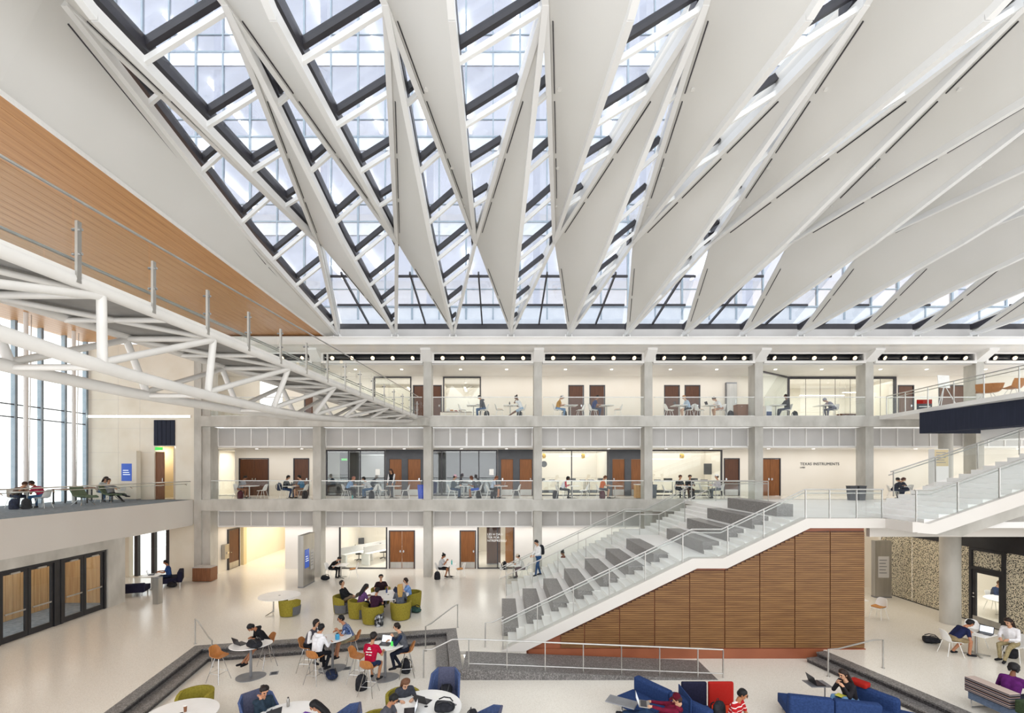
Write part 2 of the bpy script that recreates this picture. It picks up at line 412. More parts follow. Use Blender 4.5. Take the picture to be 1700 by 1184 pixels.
def lab_window(px0, px1, y, zf, z1, posts=(), frame='mullion', g='glass_lab', fw=0.08, pw=0.03):
    global nwin
    nwin += 1; x0, x1 = XS(px0, y), XS(px1, y); w_ = struct('window_%d' % nwin)
    f = MB(); f.box(x0, y - 0.03, zf, x0 + fw, y + 0.1, z1); f.box(x1 - fw, y - 0.03, zf, x1, y + 0.1, z1)
    f.box(x0 + fw, y - 0.03, z1 - fw, x1 - fw, y + 0.1, z1); f.box(x0 + fw, y - 0.03, zf, x1 - fw, y + 0.1, zf + 0.06)
    f.build('window_frame', frame, w_)
    xs = [x0 + fw] + [XS(p, y) for p in posts] + [x1 - fw]
    for p in xs[1:-1]: MB().box(p - pw, y - (0.02 if pw > .01 else -.015), zf + 0.06, p + pw, y + (0.08 if pw > .01 else .04), z1 - fw).build('mullion', frame, w_)
    for a, b in zip(xs, xs[1:]):
        MB().box(a + 0.02, y + 0.02, zf + 0.06, b - 0.02, y + 0.032, z1 - fw).build('pane', g, w_)
    return (x0, x1, zf, z1)
T1, T2, T3 = 2.70, 7.26, 11.9
# ground level
h1 = [lab_window(563, 643, Y1, 0.0, 2.62, (), g='glass'), wood_door(645.5, 689, Y1, 0.0, 2.32, 2), wood_door(763, 790.5, Y1, 0.0, 2.32, 1),
      lab_window(792.5, 854, Y1, 0.0, 2.62, (826,), g='glass')]
wall_open('wall_back', Y1, -13.0, 34, 0, T1, h1, 'white')
# corridor running away at the left of the ground level
d = struct('door_%d' % (ndoor + 1)); ndoor += 1
mb = MB(); mb.box(-16.27, 27.3, 0, -16.18, 27.38, 2.42); mb.box(-16.27, 28.42, 0, -16.18, 28.5, 2.42); mb.box(-16.27, 27.38, 2.34, -16.18, 28.42, 2.42); mb.build('door_frame', 'mullion', d)
lf = MB().box(-16.26, 27.385, 0.01, -16.21, 28.415, 2.335).build('door_leaf', 'door_wood_dark', d)
MB().box(-16.208, 27.42, 0.03, -16.195, 28.38, 0.40).build('kick_plate', 'steel', lf)
MB().box(-16.205, 27.47, 1.0, -16.16, 27.60, 1.03).build('handle', 'chrome', lf)
mb = MB(); mb.box(-16.4, 26.26, 0, -16.28, 36, 2.7); struct('wall_left', mb, 'cream')
mb = MB(); mb.box(-16.28, 28.75, 0, -16.1, 29.1, 2.7); struct('trim_6', mb, 'cream_deep')
mb = MB(); mb.box(-13.0, 27.82, 0, -12.88, 36, 2.7); struct('wall_right', mb, 'cream_deep')
mb = MB(); mb.box(-16.28, 36, 0, -12.88, 36.1, 2.7); struct('wall_far', mb, 'cream')
# second level
dk = 'charcoal'
h2 = [wood_door(396.5, 446.5, Y2, Z2, 2.38, 2, 'door_wood_dark', False), wood_door(487, 513.5, Y2, Z2, 2.38, 1, 'door_wood_dark', False),
      lab_window(362.5, 391, Y2, Z2, T2 - 0.02, (), 'white', 'glass', 0.03),
      lab_window(541, 640, Y2, Z2, T2 - 0.02, (578.5, 598), g='glass_lab'), wood_door(645, 668.5, Y2, Z2, 2.38, 1, 'door_wood', True, 'left', 'charcoal'), wood_door(675.5, 700, Y2, Z2, 2.38, 1, 'door_wood', True, 'right', 'charcoal'),
      lab_window(717, 826, Y2, Z2, T2 - 0.02, (733.5, 764, 795), g='glass_lab'), wood_door(830, 853.5, Y2, Z2, 2.38, 1, 'door_wood', True, 'left', 'charcoal'), wood_door(861, 885, Y2, Z2, 2.38, 1, 'door_wood', True, 'right', 'charcoal'),
      lab_window(897, 1010, Y2, Z2, T2 - 0.02, (949,), g='glass'), wood_door(1015, 1038.5, Y2, Z2, 2.38, 1, 'door_wood', True, 'left', 'charcoal'), wood_door(1046, 1069, Y2, Z2, 2.38, 1, 'door_wood', True, 'right', 'charcoal'),
      lab_window(1072, 1199, Y2, Z2, T2 - 0.02, (), g='glass'), wood_door(1201.5, 1228, Y2, Z2, 2.38, 1, 'door_wood_dark', True, 'left'),
      wood_door(1262, 1296, Y2, Z2, 2.38, 2, 'door_wood', False)]
wall_open('wall_back', Y2, -18.6, 34, Z2, T2, h2, 'cream')
struct('wall_left', MB().box(-18.7, 26.21, Z2, -18.6, 29.0, T2).box(-18.7, 26.21, Z3, -18.6, 29.0, T3 - .01), 'cream')
mb = MB()
for a, b in ((640.5, 703.5), (826.5, 888), (1010.5, 1071.5)):        # charcoal panels round the lab doors
    hs = [h for h in h2 if h[0] > XS(a, Y2) - 0.05 and h[1] < XS(b, Y2) + 0.05]
    xs = [XS(a, Y2)] + [v for h in hs for v in h[:2]] + [XS(b, Y2)]
    for k in range(0, len(xs), 2): mb.box(xs[k], Y2 - 0.025, Z2, xs[k + 1], Y2 - 0.004, Z2 + 2.38)
    mb.box(xs[0], Y2 - 0.025, Z2 + 2.38, xs[-1], Y2 - 0.004, T2)
struct('trim_7', mb, 'charcoal')
# third level
h3 = [lab_window(431, 470, Y2, Z3 + 0.9, T3 - 0.02, (), 'white', 'glass', 0.03), wood_door(505, 532, Y2, Z3, 2.36, 1, 'door_wood_dark', False), lab_window(620.5, 683, Y2, Z3, T3 - 0.02), wood_door(685.5, 708, Y2, Z3, 2.36, 1, 'door_wood_dark', False), wood_door(712, 733.5, Y2, Z3, 2.36, 1, 'door_wood_dark', False),
      lab_window(735.5, 798.5, Y2, Z3, T3 - 0.02), wood_door(943.5, 969.5, Y2, Z3, 2.36, 1, 'door_wood_dark', False), wood_door(978.5, 1004.5, Y2, Z3, 2.36, 1, 'door_wood_dark', False),
      wood_door(1102.5, 1128.5, Y2, Z3, 2.36, 1, 'door_wood_dark', False), wood_door(1136.5, 1162.5, Y2, Z3, 2.36, 1, 'door_wood_dark', False),
      lab_window(1307, 1488, Y2, Z3, T3 - 0.02, (1338, 1362, 1387, 1412, 1437, 1462), 'mullion', 'glass', 0.14, 0.006),
      wood_door(1490.5, 1517.5, Y2, Z3, 2.36, 1, 'door_wood_dark', False), wood_door(1558, 1602, Y2, Z3, 2.36, 2, 'door_wood_dark', False)]
wall_open('wall_back', Y2, -18.6, 34, Z3, T3, h3, 'cream')
# rooms behind the windows: back wall, floor, ceiling
def room(x0, x1, y0, y1, z0, z1, mw, mc='white', mf='terrazzo', div=()):
    mb = MB(); mb.box(x0, y1, z0, x1, y1 + 0.1, z1); mb.box(x0 - 0.1, y0, z0, x0, y1, z1); mb.box(x1, y0, z0, x1 + 0.1, y1, z1)
    for v in div: mb.box(v - 0.05, y0, z0, v + 0.05, y1, z1)
    struct('wall_room', mb, mw)
    struct('ceiling', MB().box(x0, y0, z1, x1, y1, z1 + 0.08), mc)
room(-10.2, 1.2, 27.85, 33.5, 0, T1, 'cream', div=(-4.9, -2.5))
room(-18.6, -13.8, 29.15, 32.0, Z2, T2 , 'cream')
room(-12.4, 1.9, 29.15, 33.0, Z2, T2, 'charcoal', 'charcoal', div=(-4.6,))
room(2.1, 17.4, 29.15, 32.5, Z2, T2, 'cream', div=(6.9, 8.4, 14.6))
room(-9.6, -0.6, 29.15, 32.0, Z3, T3, 'cream', div=(-5.4, -3.8))
room(14.0, 26.5, 29.15, 33.5, Z3, T3, 'cream', div=(25.3,))
# linear pendants in the rooms
for (x, y, z, l, a, nm) in ((-6.0, 30.6, 11.35, 1.6, 90, 'left'), (-2.3, 30.6, 11.35, 1.6, 90, 'middle'), (18.0, 31, 11.0, 3.0, 0, 'a'), (21.8, 31, 11.0, 3.0, 0, 'b'), (24.2, 31, 11.2, 2, 0, 'c'),
                          (11.0, 31, 6.7, 2.6, 0, 'd'), (5.0, 31, 6.9, 2.0, 0, 'e')):
    t = thing('pendant_light', {'left': 'linear pendant lamp in the left glazed room of the top storey', 'middle': 'linear pendant lamp behind the window over the credenza, top storey', 'a': 'left long pendant lamp in the glass room, top storey', 'b': 'middle long pendant lamp in the glass room, top storey', 'c': 'right short pendant lamp in the glass room, top storey', 'd': 'long pendant lamp in the lab behind the men in black', 'e': 'short pendant lamp in the lab behind the orange shirt'}[nm], 'lamp', (x, y, z), R(a), 'linear pendant lamps in the glazed rooms')
    MB().box(-l / 2, -0.06, 0, l / 2, 0.06, 0.05).build('housing', 'white', t)
    MB().box(-l / 2 + 0.02, -0.05, -0.012, l / 2 - 0.02, 0.05, 0.0).build('diffuser', 'lamp', t)
    top = {True: T3, False: T2}[z > 9] - z
    for s in (-1, 1): MB().tube([(s * l * 0.4, 0, 0.05), (s * l * 0.4, 0, top)], 0.006, 5).build('cable', 'steel', t)

# ---- roof edge: beam, soffit, light cove, parapet, dark sill
struct('trim_8', MB().box(-16.6, 24.10, 12.65, 34, 24.42, 12.94).box(-16.6, 24.0, 12.94, 34, 24.5, 13.0).box(-16.6, 24.05, 12.60, 34, 24.46, 12.65), 'white')
struct('trim_9', MB().slab([(-16.6, 24.46, 12.66), (34, 24.46, 12.66), (34, 25.5, 12.50), (-16.6, 25.5, 12.50)], (0, 0, 0.1)), 'white')
struct('wall_parapet', MB().box(-16.6, 24.8, 12.9, 34, 24.95, 13.62), 'panel_grey')
struct('trim_10', MB().box(-16.6, 24.85, 13.62, 34, 25.2, 13.93), 'mullion')
for i in range(8):
    x0, x1 = CX[i] + 0.28, CX[i + 1] - 0.28
    if i == 0: x0 = CX[0] + 0.5
    cv = struct('trim_%d' % (11 + i))
    f = MB(); f.box(x0 - 0.02, 25.46, 11.93, x1 + 0.02, 25.56, 12.07); f.box(x0 - 0.02, 25.46, 12.45, x1 + 0.02, 25.56, 12.55); f.box(x0 - 0.02, 25.46, 12.07, x0 + 0.1, 25.56, 12.45); f.box(x1 - 0.1, 25.46, 12.07, x1 + 0.02, 25.56, 12.45)
    f.build('cove_frame', 'white', cv)
    b = MB(); b.box(x0, 26.0, 12.02, x1, 26.06, 12.5); b.box(x0, 25.57, 12.02, x1, 26.0, 12.06); b.box(x0, 25.57, 12.46, x1, 26.0, 12.5)
    b.build('cove_box', 'black', cv)
    MB().tube([(x0 + 0.1, 25.72, 12.27), (x1 - 0.1, 25.72, 12.27)], 0.022, 6).build('track_pipe', 'steel', cv)
# spotlights on the tracks
spot = None
for i in range(8):
    for k in range(5):
        x = CX[i] + 0.85 + k * 1.13
        if i == 0 and k < 2: continue
        lab = 'round black spotlight on the ceiling track, %s of its bay, %s bay from the left' % (ORD[k], ORD[i])
        if spot is None:
            spot = thing('spotlight', lab, 'lamp', (x, 25.62, 12.27), 0, 'track spotlights under the roof edge')
            mb = MB(); ax = Vector((0, -0.8, -0.45)).normalized(); rings = []
            mb.tube([ax * -0.16, ax * -0.06, ax * 0.02, ax * 0.08], [0.09, 0.145, 0.155, 0.155], 14); mb.build('housing', 'black', spot, True)
            mb = MB(); mb.tube([ax * 0.081, ax * 0.088], [0.105, 0.10], 14); mb.build('lens', 'spotlight_lens', spot)
            MB().box(-0.02, 0.0, -0.02, 0.02, 0.12, 0.14).build('yoke', 'black', spot)
        else: dup(spot, lab, (x, 25.62, 12.27), R(random.uniform(-25, 25)), 'track spotlights under the roof edge')
# downlights of the corridors
dl = None
for i in range(8):
    for (z, y, nm) in ((T3, 26.9, 'top'), (T2, 27.6, 'middle')):
        for k, fx in enumerate((0.28, 0.72)):
            x = CX[i] + 6.17 * fx; lab = '%s ceiling downlight of the %s corridor, %s bay from the left' % (('left', 'right')[k], nm, ORD[i])
            if dl is None:
                dl = thing('downlight', lab, 'lamp', (x, y, z), 0, 'recessed downlights of the upper corridors')
                MB().lathe([(0.10, -0.012), (0.10, 0.0)], n=14).build('trim_ring', 'white', dl)
                MB().lathe([(0.08, -0.018), (0.08, -0.012)], n=14).build('lens', 'lamp', dl)
            else: dup(dl, lab, (x, y, z), 0, 'recessed downlights of the upper corridors')

# ---- glass balustrades of the two upper storeys, bay by bay
bal = None
for i in range(7):
    for (z, nm) in ((Z2, 'middle'), (Z3, 'top')):
        if nm == 'middle' and i >= 5: continue
        if nm == 'top' and i in (0, 1): pass
        lab = 'glass balustrade with a thin steel rail on the %s storey, %s bay from the left' % (nm, ORD[i])
        loc = (CX[i] + 3.085, 25.52, z)
        if bal is None:
            bal = thing('balustrade', lab, 'railing', loc, 0, 'facade balustrades'); L2_ = 2.80
            MB().box(-L2_, -0.025, 1.03, L2_, 0.025, 1.075).build('rail', 'steel_rail', bal)
            MB().box(-L2_, -0.02, 0.0, L2_, 0.02, 0.03).build('shoe', 'steel_rail', bal)
            for k in range(4):
                a = -L2_ + k * L2_ / 2
                MB().box(a + 0.006, -0.006, 0.03, a + L2_ / 2 - 0.006, 0.006, 1.03).build('pane', 'glass_rail', bal)
        else: dup(bal, lab, loc, 0, 'facade balustrades')
# ================================================================== STAIRCASE AND WALL BELOW
st = thing('staircase', 'wide white bleacher staircase with dark granite seat blocks rising to the right', 'staircase', (0, 0, 0))
RUN, RIS = 0.305, 2.985 / 20
prof_up = [(0.05, 0.02), (6.4, 3.09), (7.4, 3.09), (10.18, 4.42), (12.96, 4.42)]
prof_lo = [(12.96, 4.10), (10.3, 4.10), (7.55, 2.76), (6.55, 2.76), (0.82, 0.0), (0.05, 0.0)]
MB().prismY(prof_up + prof_lo, 15.2, 15.52).build('stringer', 'fascia', st)
steps = [(0.3 + RUN * i, 0.3 + RUN * (i + 1), RIS * (i + 1)) for i in range(20)]
steps[-1] = (steps[-1][0], 7.4, steps[-1][2])
steps += [(7.4 + RUN * i, 7.4 + RUN * (i + 1), 2.985 + 0.15 * (i + 1)) for i in range(9)]
for (a, b, z) in steps:
    for (y0, y1) in ((15.53, 16.6), (20.2, 23.45)):
        m_ = MB(); m_.box(a, y0, max(0.0, z - 0.34), b, y1, z - 0.03); m_.box(a - 0.02, y0, z - 0.03, b, y1, z)
        m_.build('step', 'terrazzo_white' if 'terrazzo_white' in M else 'white', st)
blocks = [(0.08 + 0.915 * k, 0.345 + 0.44 * k) for k in range(7)] + [(7.35 + 0.895 * k, 3.435 + 0.45 * k) for k in range(4)]
for k, (x, z) in enumerate(blocks):
    MB().box(x, 16.6, max(0, z - 0.52), x + 0.6, 20.2, z).build('seat_block', 'granite_seat' if 'granite_seat' in M else 'granite_light', st, bevel=0.012)
    if k < 10:
        nx = blocks[k + 1][0]
        if nx - x - 0.6 > 0.02: MB().box(x + 0.6, 16.6, max(0, z - 0.6), nx, 20.2, z).build('tier', 'white', st)
# wood wall under the stair: panels of horizontal slats with shadow joints
ww = struct('wall_stair')
def ztop(x):
    if x < 6.55: return 0.4813 * (x - 0.82)
    if x < 7.55: return 2.76
    return min(2.76 + 0.487 * (x - 7.55), 4.08)
XE = XS(1439, 15.3)
back = [(0.9, -0.3), (XE, -0.3), (XE, 4.12), (10.3, 4.12), (7.5, 2.80), (6.5, 2.80), (0.85, 0.05)]
MB().prismY(back, 15.42, 15.5).build('backing', 'copper', ww)
MB().box(0.95, 15.36, -0.3, XE + 0.01, 15.42, 0.03).build('base_board', 'copper', ww)
MB().box(XE - 0.06, 15.5, -0.3, XE, 22.5, 4.05).build('end_board', 'slat_wood', ww)
joints = [XS(p, 15.3) for p in (931, 971, 1029.6, 1088, 1146.4, 1205, 1263.5, 1322, 1381, 1439)]
for a, b in zip(joints, joints[1:]):
    pn = MB().prismY([(a + 0.015, 0.05), (b - 0.015, 0.05), (b - 0.015, ztop(b - 0.015) - 0.1)] + ([(6.55, 2.66)] if a < 6.55 < b else []) + ([(7.55, 2.66)] if a < 7.55 < b else []) + ([(10.26, 3.96)] if a < 10.26 < b else []) + [(a + 0.015, max(0.1, ztop(a + 0.015) - 0.1))], 15.395, 15.418).build('wood_panel', 'door_wood_dark', ww)
    s = MB(); z = 0.06
    while z < 4.0:
        xa = a + 0.015
        while xa < b - 0.05 and ztop(xa) - 0.10 < z + 0.06: xa += 0.01
        if xa < b - 0.05: s.box(xa, 15.374, z, b - 0.015, 15.394, z + 0.058)
        z += 0.072
    o = s.build('slats', 'slat_wood', pn); o['kind'] = 'stuff'

# landing at the top and the second flight
struct('floor', MB().box(10.16, 15.37, Z2 - 0.2, 20.3, 25.41, Z2).box(12.98, 14.95, Z2 - 0.2, 20.3, 15.37, Z2).box(20.3, 18.5, Z2 - 0.2, 25, 25.41, Z2), 'white')
struct('trim_20', MB().box(12.8, 14.2, 4.10, 12.95, 15.36, 4.42).box(12.6, 15.6, 3.75, 20.2, 15.75, 4.13), 'fascia')
st2 = thing('staircase', 'upper white flight rising to the right above the landing with glass sides', 'staircase', (0, 0, 0))
def z2nd(x): return 4.335 + 0.335 * (x - 13.3)
MB().prismY([(12.95, 4.42), (13.3, 4.36), (20.6, z2nd(20.6) + 0.1), (20.6, z2nd(20.6) - 0.35), (13.55, 4.04), (12.95, 4.08)], 14.2, 14.36).build('stringer', 'fascia', st2)
MB().prismY([(13.6, 3.98), (20.6, z2nd(20.6) - 0.42), (20.6, z2nd(20.6) - 0.95), (14.9, 3.9)], 14.75, 15.2).build('beam', 'concrete', st2)
for i in range(15):
    a = 13.3 + 0.46 * i
    MB().box(a, 14.36, z2nd(a) - 0.05, a + 0.46, 17.4, z2nd(a) + 0.154).build('step', 'white', st2)
MB().prismY([(13.6, 4.1), (20.6, z2nd(20.6) - 0.1), (20.6, z2nd(20.6) - 0.4), (13.6, 3.95)], 17.4, 17.52).build('stringer', 'fascia', st2)

# ---- railings
def rail_run(name, label, pts, hgt, y, posts, glass_h=True, mp='steel_rail', group=None, dz=0.0, hand=True, ny=0.09):
    """glass guard along pts (x,z floor line) at depth y: cap, panes between posts, inner handrail"""
    t = thing(name, label, 'railing', (pts[0][0], y, 0), 0, group); x00 = pts[0][0]
    def zf(x):
        for (a, b) in zip(pts, pts[1:]):
            if a[0] <= x <= b[0] + 1e-6: return a[1] + (b[1] - a[1]) * (x - a[0]) / max(1e-6, b[0] - a[0])
        return pts[-1][1]
    MB().tube([(p[0] - x00, 0, p[1] + hgt) for p in pts], 0.024, 8).build('top_rail', mp, t, True)
    if hand: MB().tube([(p[0] - x00, ny, p[1] + hgt - 0.13) for p in pts], 0.02, 8).build('handrail', mp, t, True)
    xs = sorted(set(posts))
    for x in xs: MB().box(x - x00 - 0.012, -0.02, zf(x) - 0.02, x - x00 + 0.012, 0.02, zf(x) + hgt).build('post', mp, t)
    for a, b in zip(xs, xs[1:]):
        MB().slab([(a - x00 + 0.02, -0.006, zf(a) + 0.0), (b - x00 - 0.02, -0.006, zf(b) + 0.0), (b - x00 - 0.02, -0.006, zf(b) + hgt - 0.03), (a - x00 + 0.02, -0.006, zf(a) + hgt - 0.03)], (0, 0.012, 0)).build('pane', 'glass_rail', t)
    return t
near = [(0.05, 0.03), (6.4, 3.1), (7.4, 3.1), (10.18, 4.43), (12.8, 4.43)]
rail_run('stair_railing', 'glass guard with double steel rails along the near side of the wide staircase', near, 0.95, 15.28, [0.1, 1.25, 2.45, 3.65, 4.85, 6.1, 7.6, 8.8, 10.2, 11.0, 11.9, 12.75])
t = thing('handrail', 'bent steel handrail end standing on the white floor at the foot of the stair', 'railing', (-0.5, 15.55, 0))
MB().tube([(0, 0, 0), (0, 0, 0.84), (0.25, 0, 0.86), (0.62, 0, 1.04)], 0.022, 8).build('rail', 'steel_rail', t, True)
mid = [(0.0, 0.0), (6.4, 2.985), (7.4, 2.985), (9.6, 4.1)]
rail_run('stair_railing', 'steel railing with thin posts between the seat blocks and the far aisle', mid, 0.95, 21.3, [0.3, 1.5, 2.7, 4.0, 5.2, 6.5, 7.4, 8.6], hand=False)
rail_run('stair_railing', 'glass guard with double rails along the far edge of the wide staircase', mid, 1.0, 23.4, [0.3, 2.0, 4.0, 6.4, 7.4, 9.4])
rail_run('landing_railing', 'glass railing across the back of the upper landing, beside the bins', [(10.2, Z2), (14.3, Z2)], 1.05, 24.4, [10.2, 11.5, 12.8, 14.3])
rail_run('stair_railing', 'glass guard with double rails along the near side of the upper flight', [(12.95, 4.42), (13.5, 4.42), (20.6, z2nd(20.6) + 0.1)], 0.98, 14.3, [13.0, 14.3, 15.6, 17.0, 18.4, 19.8])
rail_run('stair_railing', 'glass guard with double rails along the far side of the upper flight', [(14.9, 5.0), (20.6, z2nd(20.6) + 0.1)], 0.95, 17.45, [15.0, 16.6, 18.2, 19.8])

# steel pipe railing of the granite ramp
t = thing('ramp_railing', 'long low steel pipe railing along the dark granite ramp', 'railing', (-0.95, 13.95, 0))
def rz(x): return -0.3 * (x - 0.18 + 0.0) / 7.7
xs = [0 + 1.163 * k for k in range(7)] + [7.75]
MB().tube([(-1.38, 0, -0.3), (-1.38, 0, 0.57), (-1.12, 0, 0.57), (-0.5, 0, 0.87), (0, 0, 0.88), (7.75, 0, 0.56)], 0.024, 8).build('rail', 'steel_rail', t, True)
MB().tube([(0, 0, 0.14), (7.75, 0, -0.17)], 0.018, 8).build('rail', 'steel_rail', t, True)
for k, x in enumerate(xs): MB().box(x - 0.014, -0.02, -0.3 if k == 7 else max(-0.3, -0.31 * x / 7.7), x + 0.014, 0.02, 0.87 - 0.31 * x / 7.7).build('post', 'steel_rail', t)
# three bent handrails on the pit steps
def step_rail(label, a, b, h=0.88, xt=0.28):
    a, b = Vector(a), Vector(b); d = Vector((b.x - a.x, b.y - a.y, 0)).normalized()
    t = thing('handrail', label, 'railing', a, 0, 'handrails on the pit steps'); b2 = b - a
    MB().tube([(0, 0, 0), (0, 0, h), d * xt + Vector((0, 0, h - 0.02)), b2 - d * xt + Vector((0, 0, h)), b2 + Vector((0, 0, h - 0.02)), b2], 0.023, 8).build('rail', 'steel_rail', t, True)
    for p in (Vector((0, 0, 0)), b2): MB().lathe([(0.05, 0), (0.05, 0.012)], p, 12).build('base_flange', 'steel_rail', t)
step_rail('bent steel handrail on the pit steps at the left corner by the brown bar stool', (-10.55, 15.85, 0), (-9.25, 14.7, -0.3))
step_rail('bent steel handrail on the pit steps beside the granite ramp', (-1.62, 17.5, 0), (-2.6, 16.0, -0.3))
step_rail('bent steel handrail on the pit steps at the right, behind the woman with the laptop', (11.68, 13.96, 0), (10.07, 14.04, -0.3), 0.86, 0.3)

# ================================================================== LEFT WING
XL = -17.05
struct('floor', MB().box(-23.2, 1, Z2 - 0.14, XL - 0.1, 25.5, Z2), 'carpet')
struct('wall_balcony', MB().box(XL - 0.1, 1, 2.95, XL, 25.43, Z2), 'fascia')
struct('ceiling', MB().box(-23.2, 1, 2.90, XL - 0.1, 25.5, 2.98), 'white')
# beige end wall of the wing, with a doorway on the balcony and a window strip below
we = wall_open('wall_end', YF, -23.3, XS(322, YF), 0, 13.0, [(XS(214, YF), XS(281, YF), 0.05, 2.88), (XS(256, YF), XS(291, YF), Z2, ZS(741, YF))], 'concrete_warm', 0.3)
mb = MB()
for z in (5.6, 6.95, 8.3, 9.9, 11.4): mb.box(-23.0, YF - 0.004, z, XS(255, YF), YF - 0.001, z + 0.012)
for px in (196, 232): mb.box(XS(px, YF), YF - 0.004, 4.4, XS(px, YF) + 0.012, YF - 0.001, 12.9)
mb.build('joint', 'fascia', we)
nwin += 1; w_ = struct('window_%d' % nwin)
for px in (226, 254, 278.5): MB().box(XS(px, YF) - 0.09, YF - 0.02, 0.05, XS(px, YF) + 0.09, YF + 0.2, 2.88).build('mullion', 'mullion', w_)
for a, b in ((214, 226), (226, 254), (254, 278.5)): MB().box(XS(a, YF) + 0.09, YF + 0.1, 0.05, XS(b, YF) - 0.09, YF + 0.112, 2.88).build('pane', 'glass', w_)
MB().box(XS(214, YF), YF + 3, -0.1, XS(300, YF), YF + 3.1, 3.2)
# little lobby behind the balcony doorway
mb = MB(); x0, x1 = XS(256, YF), XS(291, YF); mb.box(x0 - 0.3, 27.5, Z2, x1 + 0.3, 27.6, 7.5); mb.box(x0 - 0.4, 25.86, Z2, x0 - 0.3, 27.5, 7.5); mb.box(x1 + 0.02, 25.86, Z2, x1 + 0.12, 27.5, 7.5); struct('wall_lobby', mb, 'cream_deep')
struct('floor', MB().box(x0 - 0.3, 25.55, Z2 - 0.1, x1, 27.5, Z2), 'terrazzo')
struct('ceiling', MB().box(x0 - 0.3, 25.9, 7.45, x1, 27.5, 7.52), 'white')
ndoor += 1; d = struct('door_%d' % ndoor)
MB().box(x0, YF + 0.1, Z2 + 0.01, x0 + 0.48, YF + 0.15, 7.0).build('door_leaf', 'cabinet_wood', d)
MB().box(x0 + 0.4, YF + 0.05, Z2 + 1.0, x0 + 0.43, YF + 0.1, Z2 + 1.2).build('handle', 'chrome', d)
t = thing('exit_sign', 'small green exit sign at the top of the balcony doorway', 'sign', (x0 + 0.25, YF + 0.03, 7.17))
MB().box(-0.2, -0.02, -0.08, 0.2, 0.02, 0.09).build('housing', 'exit_green', t)
t = thing('louver_panel', 'dark blue louvred panel above the balcony doorway', 'panel', ((x0 + x1) / 2, YF - 0.02, ZS(740, YF)))
hw, hh = (x1 - x0) / 2, ZS(697.5, YF) - ZS(740, YF)
MB().box(-hw, 0.0, 0, hw, 0.018, hh).build('backing', 'navy', t)
for k in range(5): MB().box(-hw + (k + 0.06) * hw * 0.4, -0.03, 0.02, -hw + (k + 0.94) * hw * 0.4, 0.0, hh - 0.02).build('slat', 'navy', t)
t = thing('wall_lamp', 'long white linear wall light across the beige end wall', 'lamp', (XS(145, YF), YF - 0.02, ZS(694, YF)))
L_ = XS(319, YF) - XS(147, YF)
MB().box(0, -0.02, 0, L_, 0.02, 0.16).build('housing', 'white', t)
for k in range(6): MB().box(k * L_ / 6 + 0.03, -0.035, 0.03, (k + 1) * L_ / 6 - 0.03, -0.02, 0.13).build('diffuser', 'lamp', t)
# wood soffit of the wing, in planks
XWD, ZW = -9.35, 13.09
ce = struct('ceiling', MB().box(-23.3, -1, ZW + 0.03, XWD, 25.5, ZW + 0.1), 'soffit_wood')
nb = 42; dw = (XWD + 23.2) / nb
pl = None
for k in range(nb):
    if pl is None: pl = MB().box(0.004, -1, 0, dw - 0.004, 25.45, 0.03).mesh('plank', 'soffit_wood')
    o = obj('plank', pl, ce); o.location = (-23.2 + k * dw, 0, ZW)
struct('trim_21', MB().box(XWD, -1, ZW - 0.02, XWD + 0.06, 24.6, ZW + 0.06), 'white')
# curtain wall
nwin += 1; cw = struct('window_%d' % nwin); XC = -23.0
ys = [25.38 - 1.24 * k for k in range(13)]
for k, y in enumerate(ys):
    a = MB().box(XC - 0.1, y - 0.045, Z2, XC + 0.10, y + 0.045, ZW).build('mullion', 'mullion_blue', cw)
    MB().box(XC - 0.02, y + 0.046, Z2, XC + 0.11, y + 0.07, ZW).build('cap', 'mullion', a)
for z in (8.5, 9.1): MB().box(XC - 0.03, ys[-1], z - 0.025, XC + 0.06, ys[0], z + 0.025).build('transom', 'mullion', cw)
for a, b in zip(ys, ys[1:]): MB().box(XC - 0.006, b + 0.09, Z2, XC + 0.006, a - 0.06, ZW).build('pane', 'glass', cw)
struct('wall_far_left', MB().box(-23.5, 8, -0.0, -23.4, 25.5, 2.9), 'cream')
for (px, y, nm) in ((43, 20.6, 'left'), (122.5, 23.4, 'right')):
    t = thing('steel_column', 'slim white round steel post before the tall bright windows, %s one' % nm, 'column', (XS(px, y), y, Z2), 0, 'white posts at the curtain wall')
    MB().tube([(0, 0, 0), (0, 0, ZW - Z2)], 0.085, 12).build('pipe', 'steel_white', t, True)
    for z in (2.0, 3.6, 5.2): MB().lathe([(0.1, z), (0.1, z + 0.05)], n=12).build('collar', 'steel_white', t)
    MB().tube([(0.25, 0, ZW - Z2 - 0.1), (0.12, 0.0, 0.2)], 0.02, 6).build('tie_rod', 'steel_rail', t)
# concrete pier between wing and facade
struct('wall_pier', MB().box(XS(322, 25.45), 25.45, 0, -16.62, 26.2, 12.9), 'concrete')
